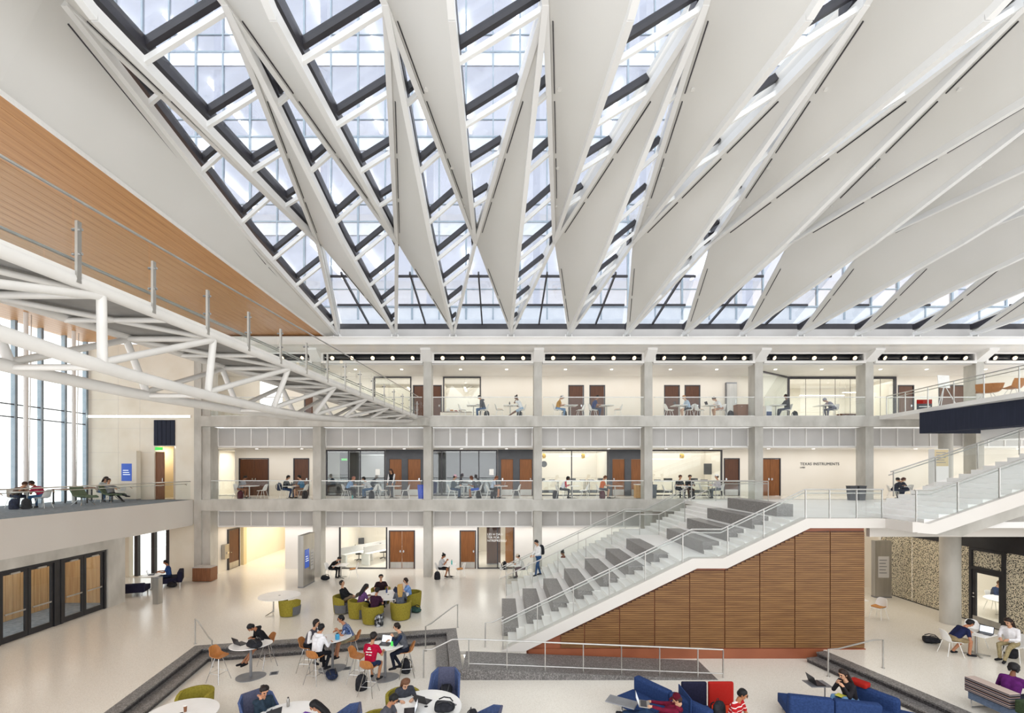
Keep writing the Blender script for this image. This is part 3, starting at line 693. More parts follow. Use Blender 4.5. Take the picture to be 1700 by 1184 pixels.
# entrance wall with four glazed door leaves
YJ = 20.85
struct('wall_entrance', MB().box(XL - 0.3, 19.95, 0, XL - 0.02, YJ, 2.95).box(XL - 0.3, 8, 2.56, XL - 0.02, 19.95, 2.95), 'concrete')
ndoor += 1; d = struct('door_%d' % ndoor)
ddy = []
pairs = [(19.9, 17.85), (17.68, 15.6), (15.43, 13.35), (13.2, 11.1)]
for k, (a, b) in enumerate(pairs):
    f = MB(); f.box(XL - 0.2, a - 0.09, 0, XL - 0.06, a, 2.56); f.box(XL - 0.2, b, 0, XL - 0.06, b + 0.09, 2.56); f.box(XL - 0.2, b + 0.09, 2.47, XL - 0.06, a - 0.09, 2.56)
    fr = f.build('door_frame', 'black', d)
    c = (a + b) / 2
    MB().box(XL - 0.2, b - 0.17, 0, XL - 0.08, b, 2.56).build('post', 'black', d)
    for (p, q) in ((a - 0.1, c + 0.01), (c - 0.01, b + 0.1)):
        l = MB(); l.box(XL - 0.16, p - 0.10, 0.01, XL - 0.1, p, 2.46); l.box(XL - 0.16, q, 0.01, XL - 0.1, q + 0.10, 2.46); l.box(XL - 0.16, q + 0.1, 2.36, XL - 0.1, p - 0.1, 2.46); l.box(XL - 0.16, q + 0.1, 0.01, XL - 0.1, p - 0.1, 0.22)
        lf = l.build('door_leaf', 'black', d)
        MB().box(XL - 0.136, q + 0.1, 0.22, XL - 0.124, p - 0.1, 2.36).build('pane', 'glass', lf)
        MB().bar((XL - 0.06, p - 0.12, 1.0), (XL - 0.06, q + 0.12, 1.0), 0.03, 0.05).build('push_bar', 'steel', lf)
        MB().box(XL - 0.1, q + 0.3, 2.36, XL - 0.04, q + 0.62, 2.42).build('door_closer', 'steel', lf)
# vestibule: blue carpet, plank wall, outer glass
struct('floor', MB().box(-22.9, 8, 0.0, XL - 0.2, YJ - 0.1, 0.012), 'carpet')
vw = struct('wall_vestibule', MB().box(-22.9, YJ - 0.2, 0, XL - 0.31, YJ - 0.1, 2.9).box(-19.7, 16.7, 0, -19.6, YJ - 0.2, 2.9), 'vestibule_wood')
for k in range(14):
    o = MB().box(-19.6, 16.72 + k * 0.28, 0.02, -19.57, 16.72 + k * 0.28 + 0.265, 2.88).build('plank', 'vestibule_wood', vw)
# balcony guard of the wing
t = thing('balustrade', 'glass guard with a steel rail along the edge of the left wing balcony', 'railing', (XL - 0.06, 0, Z2))
MB().tube([(0, 6, 1.02), (0, 25.3, 1.02)], 0.024, 8).build('top_rail', 'steel_rail', t, True)
MB().tube([(-0.1, 6, 0.88), (-0.1, 25.2, 0.88)], 0.016, 8).build('handrail', 'steel_rail', t, True)
for k in range(10): MB().box(-0.006, 25.3 - (k + 1) * 1.85 + 0.01, -0.25, 0.006, 25.3 - k * 1.85 - 0.01, 0.99).build('pane', 'glass_rail', t)
for k in range(10): MB().tube([(-0.1, 25.0 - k * 1.85, 0.88), (0.0, 25.0 - k * 1.85, 0.82)], 0.014, 6).build('bracket', 'chrome', t)

# ================================================================== RIGHT SIDE
# third level balcony: slab, navy fascia panel, lower white fascia
def xb(y): return 19.75 + (y - 17.0) * 0.155
struct('floor', MB().prism([(xb(8), 8), (32, 8), (32, 25.41), (xb(25.4), 25.41)], Z3 - 0.2, Z3), 'white')
struct('wall_balcony', MB().slab([(20.25, 22.1, 7.76), (20.0, 8, 7.76), (20.0, 8, 8.76), (20.25, 22.1, 8.76)], (0.12, 0, 0)).box(20.3, 22.0, 7.76, 26, 22.12, 8.76), 'navy')
struct('trim_22', MB().box(20.9, 8, 7.3, 21.1, 19.9, 7.74).box(21.1, 19.7, 7.3, 26, 19.9, 7.74), 'white')
t = thing('balustrade', 'glass guard with a steel rail along the edge of the right upper balcony', 'railing', (0, 0, Z3))
ybs = [25.0, 23.6, 22.1, 20.6, 19.1, 17.6, 16.1, 14.6]
MB().tube([(xb(y) + 0.12, y, 1.02) for y in ybs], 0.024, 8).build('top_rail', 'steel_rail', t, True)
MB().tube([(xb(y) + 0.22, y, 0.9) for y in ybs], 0.018, 8).build('handrail', 'steel_rail', t, True)
for a, b in zip(ybs, ybs[1:]):
    MB().slab([(xb(a) + 0.12, a - 0.02, -0.05), (xb(b) + 0.12, b + 0.02, -0.05), (xb(b) + 0.12, b + 0.02, 1.0), (xb(a) + 0.12, a - 0.02, 1.0)], (0.012, 0, 0)).build('pane', 'glass_rail', t)
    MB().box(xb(a) + 0.1, a - 0.015, 0, xb(a) + 0.14, a + 0.015, 1.0).build('post', 'steel_rail', t)
# round column
t = thing('round_column', 'round grey concrete column standing before the speckled glass wall', 'column', (17.7, 18.0, 0))
MB().lathe([(0.32, 0), (0.32, 4.13)], n=28).build('shaft', 'concrete', t, True)
t = thing('round_column', 'round pale concrete column under the navy balcony panel', 'column', (XS(1570, 24.9), 24.9, Z2))
MB().lathe([(0.30, 0), (0.30, 4.06)], n=28).build('shaft', 'concrete', t, True)
# speckled glass wall with a black framed door
XR = 18.75
mat('frit', 'D9CFB6', 0.25, spec=0.5); vary('frit', '4A4843', 24, 2, (0.50, 0.56), (1, 1, 1))
nwin += 1; wr = struct('window_%d' % nwin)
MB().box(XR, 8, 2.95, XR + 0.25, 22.6, 3.72).build('head_band', 'black', wr)
MB().box(XR + 0.02, 8, 0, XR + 0.1, 22.6, 0.03).build('sill', 'black', wr)
dy0, dy1 = 18.28, 17.0
for (a, b) in ((22.6, 20.9), (20.88, 19.6), (19.58, dy0), (dy1, 15.4), (15.38, 13.6), (13.58, 11.5), (11.48, 8.5)):
    MB().box(XR + 0.05, b + 0.005, 0.03, XR + 0.062, a - 0.005, 2.95).build('pane', 'frit', wr)
ndoor += 1; d = struct('door_%d' % ndoor)
f = MB(); f.box(XR - 0.03, dy0 - 0.1, 0, XR + 0.15, dy0, 2.95); f.box(XR - 0.03, dy1, 0, XR + 0.15, dy1 + 0.1, 2.95); f.box(XR - 0.03, dy1 + 0.1, 2.1, XR + 0.15, dy0 - 0.1, 2.22); f.box(XR - 0.03, dy1 + 0.1, 2.85, XR + 0.15, dy0 - 0.1, 2.95)
f.build('door_frame', 'black', d)
MB().box(XR + 0.05, dy1 + 0.1, 2.22, XR + 0.06, dy0 - 0.1, 2.85).build('pane', 'frit', d)
l = MB(); a, b = dy0 - 0.11, dy1 + 0.11
l.box(XR, a - 0.13, 0.01, XR + 0.06, a, 2.09); l.box(XR, b, 0.01, XR + 0.06, b + 0.1, 2.09); l.box(XR, b + 0.1, 1.98, XR + 0.06, a - 0.13, 2.09); l.box(XR, b + 0.1, 0.01, XR + 0.06, a - 0.13, 0.26)
lf = l.build('door_leaf', 'black', d)
MB().box(XR + 0.025, b + 0.1, 0.26, XR + 0.035, a - 0.13, 1.98).build('pane', 'glass', lf)
MB().box(XR - 0.012, b + 0.02, 0.03, XR - 0.001, a - 0.02, 0.27).build('kick_plate', 'steel', lf)
MB().box(XR - 0.06, a - 0.1, 1.0, XR - 0.02, a - 0.05, 1.03).tube([(XR - 0.01, a - 0.065, 1.15), (XR - 0.03, a - 0.065, 1.15)], 0.03, 10).build('handle', 'chrome', lf)
# the room behind it
struct('wall_right', MB().box(25.0, 8, 0, 25.1, 23, 3.7).box(XR + 0.3, 22.6, 0, 25, 22.7, 3.7), 'cream')
struct('ceiling', MB().box(XR + 0.26, 8, 3.6, 25, 22.6, 3.7), 'white')
struct('wall_right', MB().box(XR + 0.0, 22.7, 0, XR + 0.12, 27.6, 3.6), 'cream')
# ================================================================== ROOF: diagrid of white folded panels and glazed strips
PIT = 3.085
ROW = [(24.55, 13.24), (17.9, 14.98), (8.81, 15.10), (-0.3, 15.10)]
def node(r, k):            # lattice node k of row r (odd rows sit half a module over)
    off = (0.0, 1.5425, 0.30, 1.86)[r]
    return Vector((0.5775 + off + PIT * k, ROW[r][0], ROW[r][1]))
roof = struct('ceiling')
def on_path(pts, y):
    for a, b in zip(pts, pts[1:]):
        if b.y - 1e-6 <= y <= a.y + 1e-6:
            t = (a.y - y) / (a.y - b.y); return a.lerp(b, t)
    return pts[-1].copy()
BARS = [24.55 - 0.0 - v for v in ()] + [23.25, 21.2, 19.2, 17.2, 15.05, 12.95, 10.94, 8.98, 7.0, 5.0]
UP = Vector((0, 0, 0.40))
def roof_panel(tris, keel):
    vs, fs = [], []
    def ix(p):
        for i, q in enumerate(vs):
            if (q - p).length < 1e-5: return i
        vs.append(Vector(p)); return len(vs) - 1
    for t in tris: fs.append(tuple(ix(Vector(p)) for p in t))
    n = len(vs); edges = {}
    for f in fs:
        for i in range(len(f)): edges.setdefault(frozenset((f[i], f[(i + 1) % len(f)])), []).append((f[i], f[(i + 1) % len(f)]))
    allf = fs + [tuple(n + i for i in reversed(f)) for f in fs] + [(e[0][1], e[0][0], n + e[0][0], n + e[0][1]) for e in edges.values() if len(e) == 1]
    mb = MB(); mb.add(vs + [v + Vector((0, 0, 0.10)) for v in vs], allf)
    return mb.build('roof_panel', 'roof_white', roof, True)
def cell(T, L, Rr, Fv, K, panel=True, ymin=3.0):
    keel = [T, K, Fv]; ridge = [T, Rr, Fv]; lr = [T, L, Fv]
    if panel:
        roof_panel([(T, K, L), (L, K, Fv)], keel)
        g = MB()                       # dark shadow gaps along the left rib
        ys = [T.y - 0.4] + [y for y in BARS if Fv.y < y < T.y - 0.5] + [max(Fv.y + 0.4, ymin)]
        for a, b in zip(ys, ys[1:]):
            pa, pb = on_path(lr, a - 0.12), on_path(lr, b + 0.12); ka, kb = on_path(keel, a - 0.12), on_path(keel, b + 0.12)
            da, db = (ka - pa), (kb - pb)
            if da.length < 0.35 or db.length < 0.35 or (a > L.y > b): continue
            g.bar(pa + da.normalized() * 0.17 + Vector((0, 0, -0.012)), pb + db.normalized() * 0.17 + Vector((0, 0, -0.012)), 0.022, 0.026)
        if g.v: g.build('shadow_gap', 'mullion', roof)
    for a, b in ((T, K), (K, Fv)): MB().bar(a, b, 0.13, 0.24).build('keel_beam', 'steel_white', roof)
    for a, b in ((T, Rr), (Rr, Fv)):
        MB().bar(a, b, 0.13, 0.22).build('ridge_beam', 'steel_white', roof)
        MB().slab([a + Vector((0.05, 0, 0.1)), b + Vector((0.05, 0, 0.1)), b + Vector((0.05, 0, 0.62)), a + Vector((0.05, 0, 0.62))], (0.05, 0, 0)).build('upstand', 'roof_white', roof)
    for a, b in ((T, K), (K, Fv)): MB().bar(a + UP, b + UP, 0.12, 0.28).build('mullion', 'mullion', roof)
    # cross bars, dark glazing bars and panes between keel and right rib
    ys = [T.y - 0.05] + [y for y in BARS if max(Fv.y, ymin) < y < T.y - 0.3] + [max(Fv.y, ymin)]
    for i, (a, b) in enumerate(zip(ys, ys[1:])):
        ka, ra, kb, rb = on_path(keel, a), on_path(ridge, a), on_path(keel, b), on_path(ridge, b)
        if i > 0 and (ra - ka).length > 0.30:
            MB().bar(ka, ra, 0.085, 0.11).build('cross_bar', 'steel_white', roof)
            MB().bar(ka + UP + Vector((0, 0.05, 0)), ra + UP + Vector((0, 0.05, 0)), 0.12, 0.16).build('mullion', 'mullion', roof)
        q = [ka + UP, ra + UP] + ([Rr + UP] if a > Rr.y > b else []) + [rb + UP, kb + UP]
        if a > K.y > b: q.append(K + UP)
        mb = MB(); c = sum(q, Vector()) / len(q)
        if (ra - ka).length + (rb - kb).length > 0.3:
            mb.slab(q, (0, 0, 0.02)); mb.build('pane', 'glass_roof', roof)
for k in range(-3, 10):
    T, L, Rr, Fv = node(0, k), node(1, k - 1), node(1, k), node(2, k)
    K = Vector((T.x + 0.12, 15.9, 14.0))
    cell(T, L, Rr, Fv, K, panel=(k > -3))
    # tip bracket on the roof beam
    t = T + Vector((0, 0, 0))
    mb = MB()
    for s in (-1, 1): mb.bar(t + Vector((s * 0.16, -0.1, -0.05)), t + Vector((s * 0.20, -0.15, -0.42)), 0.05, 0.22)
    mb.box(t.x - 0.16, t.y - 0.22, t.z - 0.32, t.x + 0.16, t.y - 0.05, t.z - 0.24); mb.build('tip_bracket', 'steel_white', roof)
    # dark triangular eave glazing between two tips
    N_ = Rr; A0, A1 = Vector((T.x + 0.1, 24.9, 13.93)), Vector((T.x + PIT - 0.1, 24.9, 13.93)); AP = N_ + Vector((0, 0, 0.45))
    MB().slab([A0, A1, AP], (0, 0, 0.02)).build('pane', 'glass_roof', roof)
    for yy, m_ in ((23.1, 'mullion'), (20.8, 'mullion')):
        t_ = (24.9 - yy) / 7.0; MB().bar(A0.lerp(AP, t_), A1.lerp(AP, t_), 0.07, 0.10).build('mullion', m_, roof)
    MB().bar((A0 + A1) / 2, ((A0 + A1) / 2).lerp(AP, 0.62), 0.07, 0.12).build('mullion', 'mullion', roof)
    MB().box(N_.x - 0.16, N_.y - 0.05, N_.z - 0.02, N_.x + 0.16, N_.y + 0.35, N_.z + 0.3).build('node_block', 'mullion', roof)
for k in range(-3, 8):
    T, L, Rr, Fv = node(1, k), node(2, k), node(2, k + 1), node(3, k)
    K = Vector((T.x + 0.135, 7.9, 13.935))
    cell(T, L, Rr, Fv, K, ymin=4.0)
# wide white panel between the wood soffit and the first glazed strip
T, Fv, F4 = node(0, -3), node(2, -3), node(3, -3)
K = Vector((T.x + 0.12, 15.9, 14.0)); Wd = lambda y: Vector((XWD, y, ZW + 0.04))
roof_panel([(T, K, Wd(15.9), Wd(24.6)), (K, Fv, Wd(8.81), Wd(15.9)), (Fv, F4, Wd(-0.3), Wd(8.81))], None)
g = MB()
for a, b in ((24, 21.3), (21.1, 17.3), (17.1, 13.0), (12.9, 9.0)):
    pa, pb = on_path([T, K, Fv], a), on_path([T, K, Fv], b)
    ua, ub = (Wd(a) - pa).normalized() * 0.25, (Wd(b) - pb).normalized() * 0.25
    g.bar(pa + ua + Vector((0, 0, -0.015)), pb + ub + Vector((0, 0, -0.015)), 0.03, 0.02)
g.build('shadow_gap', 'mullion', roof)
# small round sprinkler heads on the panels
for k in range(-1, 8):
    for (yy, f) in ((10.6, 0.12), (13.4, 0.25), (15.4, 0.5)):
        T, L, Fv = node(1, k), node(2, k), node(3, k); K = Vector((T.x + 0.12, 9.0, 14.05))
        a, b = on_path([T, L, Fv], yy), on_path([T, K, Fv], yy); p = a.lerp(b, 0.2 + f * 0.3)
        MB().lathe([(0.05, -0.03), (0.05, 0.01)], p, 10).build('sprinkler', 'roof_white', roof)

# ================================================================== OFFICE TOWER ABOVE, seen through the roof glass
tw = thing('office_tower', 'pale blue glass office tower rising beyond the glazed roof', 'building', (0, 26.2, 13.95))
mat('tower_white', 'E0E4EA', 0.5); vary('tower_white', 'D8DDE5', 2, 2)
mat('tower_room', 'E6DDCB', 0.7); vary('tower_room', 'DDD3C0', 0.5, 2)
X0, X1 = -16.39 - 0.2 - 6 * 1.5425 - 1.5425 / 2, 36.0
NX = int((X1 - X0) / 1.5425)
for f in range(6):
    z = 4.85 * f + 0.6
    MB().box(X0, -0.05, z, X1, 0.25, z + 0.72).build('spandrel', 'tower_white', tw)
    MB().box(X0, -0.1, z + 0.72, X1, 0.1, z + 0.80).build('sill', 'mullion_blue', tw)
    MB().box(X0, 0.25, z + 0.35, X1, 7.2, z + 0.6).build('floor_slab', 'tower_white', tw)
    MB().box(X0, 7.2, z + 0.6, X1, 7.3, z + 5.2).build('room_wall', 'tower_room', tw)
    for k in range(NX // 2):
        a = X0 + k * 3.085
        MB().box(a + 0.03, -0.01, z + 0.8, a + 3.055, 0.005, z + 4.85).build('pane', 'glass_tower', tw)
    MB().box(X0, -0.06, z + 1.75, X1, 0.0, z + 1.79).build('transom', 'mullion_blue', tw)
    for k in range(10):
        x = X0 + 3 + k * 6.17
        MB().bar((x, 1.2, z + 4.95), (x + 0.2, 6.4, z + 4.95), 0.16, 0.04).build('lamp_strip', 'lamp', tw)
        MB().bar((x + 2.9, 2.0, z + 4.95), (x + 3.1, 5.4, z + 4.95), 0.16, 0.04).build('lamp_strip', 'lamp', tw)
    for k in range(7):
        x = X0 + 1.5 + k * 7.1 + (f % 3)
        MB().box(x, 4.2, z + 0.6, x + 2.2, 4.9, z + 1.35).build('desk', 'cabinet_wood' if k % 3 == 0 else 'panel_grey', tw)
    area('tower_light', (9, 30.0, 13.95 + z + 5.0), 48, 3, 900, (1, 0.97, 0.94))
for k in range(NX + 1):
    x = X0 + k * 1.5425; wd = 0.035 if k % 2 else 0.05
    MB().box(x - wd, -0.09, 0.6, x + wd, -0.01, 30.2).build('mullion', 'mullion_blue', tw)
for k in range(-1, 9):
    x = -16.39 + 6.17 * k
    MB().box(x - 0.2, 0.35, 0.6, x + 0.2, 0.75, 30.2).build('column', 'tower_white', tw)
MB().box(X0, -0.1, -0.35, X1, 0.3, 0.6).build('base', 'tower_white', tw)

# ================================================================== FOOTBRIDGE
def lin(tab, y):
    for (a, va), (b, vb) in zip(tab, tab[1:]):
        if b <= y <= a: return va + (vb - va) * (a - y) / (a - b)
    return tab[-1][1]
def bn(y): return -6.93 + 0.092 * y    # near top chord
def bf(y): return bn(y) - 1.95 + 0.012 * y
ZC = 8.88
br = thing('footbridge', 'white steel truss footbridge with glass sides crossing to the upper storey', 'bridge', (0, 0, 0))
Ys = [25.2, 23.2, 20.6, 18.0, 15.3, 12.5, 9.65, 7.2, 4.2, 1.4]
def zlow(y): return lin([(25.3, 8.72), (22.5, 8.42), (20.5, 8.26), (18.3, 8.04), (15.2, 7.80), (12.5, 7.67), (9.5, 7.62), (7.2, 7.68), (5.5, 7.86), (0.4, 8.2)], y)
def xl(y): return lin([(25.3, -4.85), (22.5, -5.45), (20.5, -5.85), (18.3, -6.12), (15.2, -6.2), (12.5, -6.18), (9.5, -6.15), (7.2, -6.25), (0.4, -6.9)], y)
def xl2(y): return bf(y) + 0.42
yy = [25.2 - 0.8 * k for k in range(30)]
MB().tube([(bn(y), y, ZC) for y in (25.2, 0.5)], 0.098, 12).build('top_chord', 'bridge_white', br, True)
MB().tube([(bf(y), y, ZC) for y in (25.2, 0.5)], 0.098, 12).build('top_chord', 'bridge_white', br, True)
MB().tube([(xl(y), y, zlow(y)) for y in yy], 0.105, 12).build('bottom_chord', 'bridge_white', br, True)
MB().tube([(bf(y) + (xl2(y) - bf(y)) * min(1, (25.2 - y) / 2.5), y, zlow(y)) for y in yy], 0.105, 12).build('bottom_chord', 'bridge_white', br, True)
MB().slab([(bn(25.4), 25.4, ZC + 0.02), (bn(0.5), 0.5, ZC + 0.02), (bf(0.5), 0.5, ZC + 0.02), (bf(25.4), 25.4, ZC + 0.02)], (0, 0, 0.09)).build('deck', 'panel_deck' if 'panel_deck' in M else 'concrete', br)
MB().slab([(bn(25.2) + 0.02, 25.2, ZC + 0.02), (bn(0.5) + 0.02, 0.5, ZC + 0.02), (bn(0.5) + 0.02, 0.5, ZC + 0.12), (bn(25.2) + 0.02, 25.2, ZC + 0.12)], (0.05, 0, 0)).build('deck_edge', 'bridge_white', br)
for i, y in enumerate(Ys[1:]):
    for (a, b) in ((bn, xl), (bf, xl2)):
        MB().tube([(a(y), y, ZC - 0.08), (b(y), y, zlow(y) + 0.08)], 0.07, 10).build('post', 'bridge_white', br, True)
        y0 = Ys[i]
        if i > 0: MB().tube([(a(y0), y0, ZC - 0.08), (b(y), y, zlow(y) + 0.08)], 0.062, 10).build('diagonal', 'bridge_white', br, True)
    y0 = Ys[i]
    MB().tube([(bn(y), y, ZC - 0.06), (bf(y), y, ZC - 0.06)], 0.06, 10).build('cross_beam', 'bridge_white', br, True)
    ym = (y + y0) / 2
    MB().tube([(bn(y0), y0, ZC - 0.06), (bf(y), y, ZC - 0.06)], 0.05, 10).build('deck_brace', 'bridge_white', br, True)
    MB().tube([(bn(ym), ym, ZC - 0.06), (bf(ym), ym, ZC - 0.06)], 0.05, 10).build('cross_beam', 'bridge_white', br, True)
    MB().tube([(xl(y), y, zlow(y)), (xl2(y), y, zlow(y))], 0.05, 10).build('cross_beam', 'bridge_white', br, True)
py_ = [25.1 - 1.31 * k for k in range(19)]
for fn, s, nm in ((bn, 1, 'near'), (bf, -1, 'far')):
    t = thing('balustrade', 'glass guard with steel posts along the %s side of the footbridge' % nm, 'railing', (0, 0, 0))
    MB().tube([(fn(y) + s * 0.08, y, ZC + 1.17) for y in (25.3, py_[-1])], 0.022, 8).build('top_rail', 'steel_rail', t, True)
    MB().tube([(fn(y) - s * 0.06, y, ZC + 0.32) for y in (25.3, py_[-1])], 0.014, 6).build('low_rail', 'steel_rail', t, True)
    for y in py_:
        p = MB().box(fn(y) + s * 0.08 - 0.02, y - 0.035, ZC - 0.05, fn(y) + s * 0.08 + 0.02, y + 0.035, ZC + 0.86).build('post', 'steel', t)
        for z in (0.38, 0.74): MB().tube([(fn(y) + s * 0.08 - s * 0.09, y, ZC + z), (fn(y) + s * 0.08 + s * 0.06, y, ZC + z)], 0.022, 6).build('clamp', 'chrome', p)
    for a, b in zip(py_, py_[1:]):
        xa, xb_ = fn(a) - s * 0.0, fn(b) - s * 0.0
        MB().slab([(xa, a - 0.02, ZC + 0.12), (xb_, b + 0.02, ZC + 0.12), (xb_, b + 0.02, ZC + 1.15), (xa, a - 0.02, ZC + 1.15)], (0.012, 0, 0)).build('pane', 'glass_rail', t)
# concrete landing of the bridge at the facade, linear lamps below the bridge
struct('trim_23', MB().prism([(-7.6, 25.41), (-6.2, 25.2), (-4.55, 25.2), (-4.1, 25.0), (-3.9, 25.41)], 8.42, 8.86), 'concrete')
# ================================================================== FURNITURE MODELS (built once, then copied part by part)
mat('plastic_white', 'EFEEEC', 0.35); vary('plastic_white', 'E8E7E4', 3, 2)
mat('table_white', 'F1F0EE', 0.3); vary('table_white', 'EBEAE7', 2, 2)
mat('table_dark', '5A5048', 0.5); vary('table_dark', '4C433C', 6, 3)
mat('olive', '968A38', 0.9, spec=0.15); vary('olive', '857A2E', 25, 4)
mat('grey_fabric', '6E6F72', 0.9, spec=0.15); vary('grey_fabric', '616265', 30, 4)
mat('blue_fabric', '2C416E', 0.85, spec=0.15); vary('blue_fabric', '24375F', 25, 4)
mat('lounge_blue', '4B5C86', 0.8, spec=0.2); vary('lounge_blue', '414F72', 25, 4)
mat('lounge_grey', '5A5C72', 0.9, spec=0.15); vary('lounge_grey', '505266', 25, 4)
mat('navy_fabric', '24243A', 0.85, spec=0.15); vary('navy_fabric', '1E1E30', 25, 4)
mat('red_fabric', '9E241D', 0.85, spec=0.15); vary('red_fabric', '9E1F19', 25, 4)
mat('orange_fabric', 'C24128', 0.85, spec=0.15); vary('orange_fabric', 'C83C22', 25, 4)
mat('slate_fabric', '66748A', 0.85, spec=0.15); vary('slate_fabric', '5A677C', 25, 4)
mat('green_fabric', '3D4A34', 0.9, spec=0.15); vary('green_fabric', '343F2C', 25, 4)
mat('moss_fabric', '66755F', 0.9, spec=0.15); vary('moss_fabric', '596752', 25, 4)
mat('pad_orange', 'C48A4A', 0.8); vary('pad_orange', 'B57C3D', 20, 3)
mat('base_grey', '8B8C90', 0.4, 0.3); vary('base_grey', '7F8084', 3, 2)
mat('bin_blue', '1F4FD8', 0.45); vary('bin_blue', '1A45C2', 3, 2)
mat('bin_grey', '6D747C', 0.5); vary('bin_grey', '636A72', 3, 2)
mat('teal', '2FB3AC', 0.35); vary('teal', '28A29C', 5, 2)
def stripe(name, cols, scale, axis=2):
    m = mat(name, cols[0], 0.85, spec=0.15); nt = m.node_tree; N = nt.nodes; L = nt.links
    tc = N.new('ShaderNodeTexCoord'); sp = N.new('ShaderNodeSeparateXYZ'); L.new(tc.outputs['Object'], sp.inputs[0])
    ml = N.new('ShaderNodeMath'); ml.operation = 'MULTIPLY'; ml.inputs[1].default_value = scale; L.new(sp.outputs[axis], ml.inputs[0])
    fr = N.new('ShaderNodeMath'); fr.operation = 'FRACT'; L.new(ml.outputs[0], fr.inputs[0])
    r = N.new('ShaderNodeValToRGB'); r.color_ramp.interpolation = 'CONSTANT'; n = len(cols)
    while len(r.color_ramp.elements) < n: r.color_ramp.elements.new(0.5)
    for i, c in enumerate(cols): r.color_ramp.elements[i].position = i / n; r.color_ramp.elements[i].color = srgb(c)
    L.new(fr.outputs[0], r.inputs[0]); L.new(r.outputs[0], N['Principled BSDF'].inputs['Base Color'])
stripe('sofa_stripe', ['2A2527', '8F8688', '3A3033', 'B9A79D', '2A2527', '4A5160', '9C7F73', '2A2527'], 7.0)
stripe('red_stripe', ['A51C22', 'A51C22', 'A51C22', 'A51C22', 'E9D9D6'], 11.0)
stripe('grey_stripe', ['E8E8EA', '777A80'], 16.0)
def plaid(name, c0, c1, c2, s):
    m = mat(name, c0, 0.85, spec=0.15); nt = m.node_tree; N = nt.nodes; L = nt.links
    tc = N.new('ShaderNodeTexCoord'); ck = N.new('ShaderNodeTexChecker'); ck.inputs['Scale'].default_value = s
    ck.inputs[1].default_value = srgb(c0); ck.inputs[2].default_value = srgb(c1); L.new(tc.outputs['Object'], ck.inputs[0])
    wv = N.new('ShaderNodeTexWave'); wv.inputs['Scale'].default_value = s * 0.5; L.new(tc.outputs['Object'], wv.inputs[0])
    mx = N.new('ShaderNodeMixRGB'); mx.inputs[2].default_value = srgb(c2)
    mt = N.new('ShaderNodeMath'); mt.operation = 'GREATER_THAN'; mt.inputs[1].default_value = 0.9; L.new(wv.outputs['Fac'], mt.inputs[0])
    L.new(mt.outputs[0], mx.inputs[0]); L.new(ck.outputs[0], mx.inputs[1]); L.new(mx.outputs[0], N['Principled BSDF'].inputs['Base Color'])
plaid('plaid_blue', '2B3A5E', '4A5E8A', 'A9B6CF', 14)

PROTO = {}
def place(kind, label, loc, rz=0.0, group=None, **k):
    """first call moves the model itself, later calls copy the thing with its parts"""
    key = kind.__name__ + str(sorted(k.items()))
    loc = tuple(loc) if len(loc) == 3 else (loc[0], loc[1], 0)
    if key not in PROTO:
        t = kind(label, **k); PROTO[key] = t; t.location = loc; t.rotation_euler = (0, 0, R(rz))
        if group: t['group'] = group
        return t
    t = dup(PROTO[key], label, loc, R(rz))
    if group: t['group'] = group
    return t
def rowcurve(f, u, w, lift, n=7, fwd=0.0):     # one cross row of a seat shell
    return [(w * (2 * j / (n - 1) - 1), -(f + fwd * abs(2 * j / (n - 1) - 1) ** 2), u + lift * abs(2 * j / (n - 1) - 1) ** 2.2) for j in range(n)]

def shell_chair(label, pad=False):
    t = thing('shell_chair', label, 'chair')
    pr = [(.235, .425, .19, .0, 0), (.20, .45, .21, .005, 0), (.05, .44, .225, .025, 0), (-.12, .435, .225, .05, .02), (-.19, .47, .22, .05, .06), (-.225, .56, .215, .01, .09), (-.25, .68, .20, .0, .07), (-.275, .80, .165, -.02, .04), (-.28, .82, .12, -.01, .02)]
    MB().shell([rowcurve(f, u, w, l, 7, fw) for f, u, w, l, fw in pr], -0.012).build('shell', 'plastic_white', t, True)
    if pad: MB().shell([rowcurve(f, u + 0.03, w, l, 7, 0) for f, u, w, l in ((.20, .435, .17, 0), (.17, .45, .19, 0), (0, .445, .20, .02), (-.13, .445, .19, .03))], -0.02).build('seat_pad', 'pad_orange', t, True)
    for sx in (-1, 1):
        for sy in (-1, 1):
            MB().tube([(sx * .15, sy * .13, .43), (sx * .225, sy * .235, 0)], 0.011, 6).build('leg', 'plastic_white', t, True)
    return t
def small_table(label, top='table_white', r=False):
    t = thing('cafe_table', label, 'table')
    if r: MB().lathe([(.36, .705), (.38, .715), (.38, .73)], n=28).build('tabletop', top, t)
    else: MB().box(-.38, -.38, .70, .38, .38, .73).build('tabletop', top, t, bevel=0.008)
    MB().tube([(0, 0, .03), (0, 0, .70)], .032, 10).build('column', 'steel', t, True)
    MB().box(-.16, -.16, .69, .16, .16, .70).build('top_plate', 'steel', t)
    b = MB()
    for a in range(4):
        c, s = math.cos(a * math.pi / 2 + .785), math.sin(a * math.pi / 2 + .785); b.bar((0, 0, .045), (c * .34, s * .34, .018), .05, .025)
    b.build('base', 'steel', t)
    return t
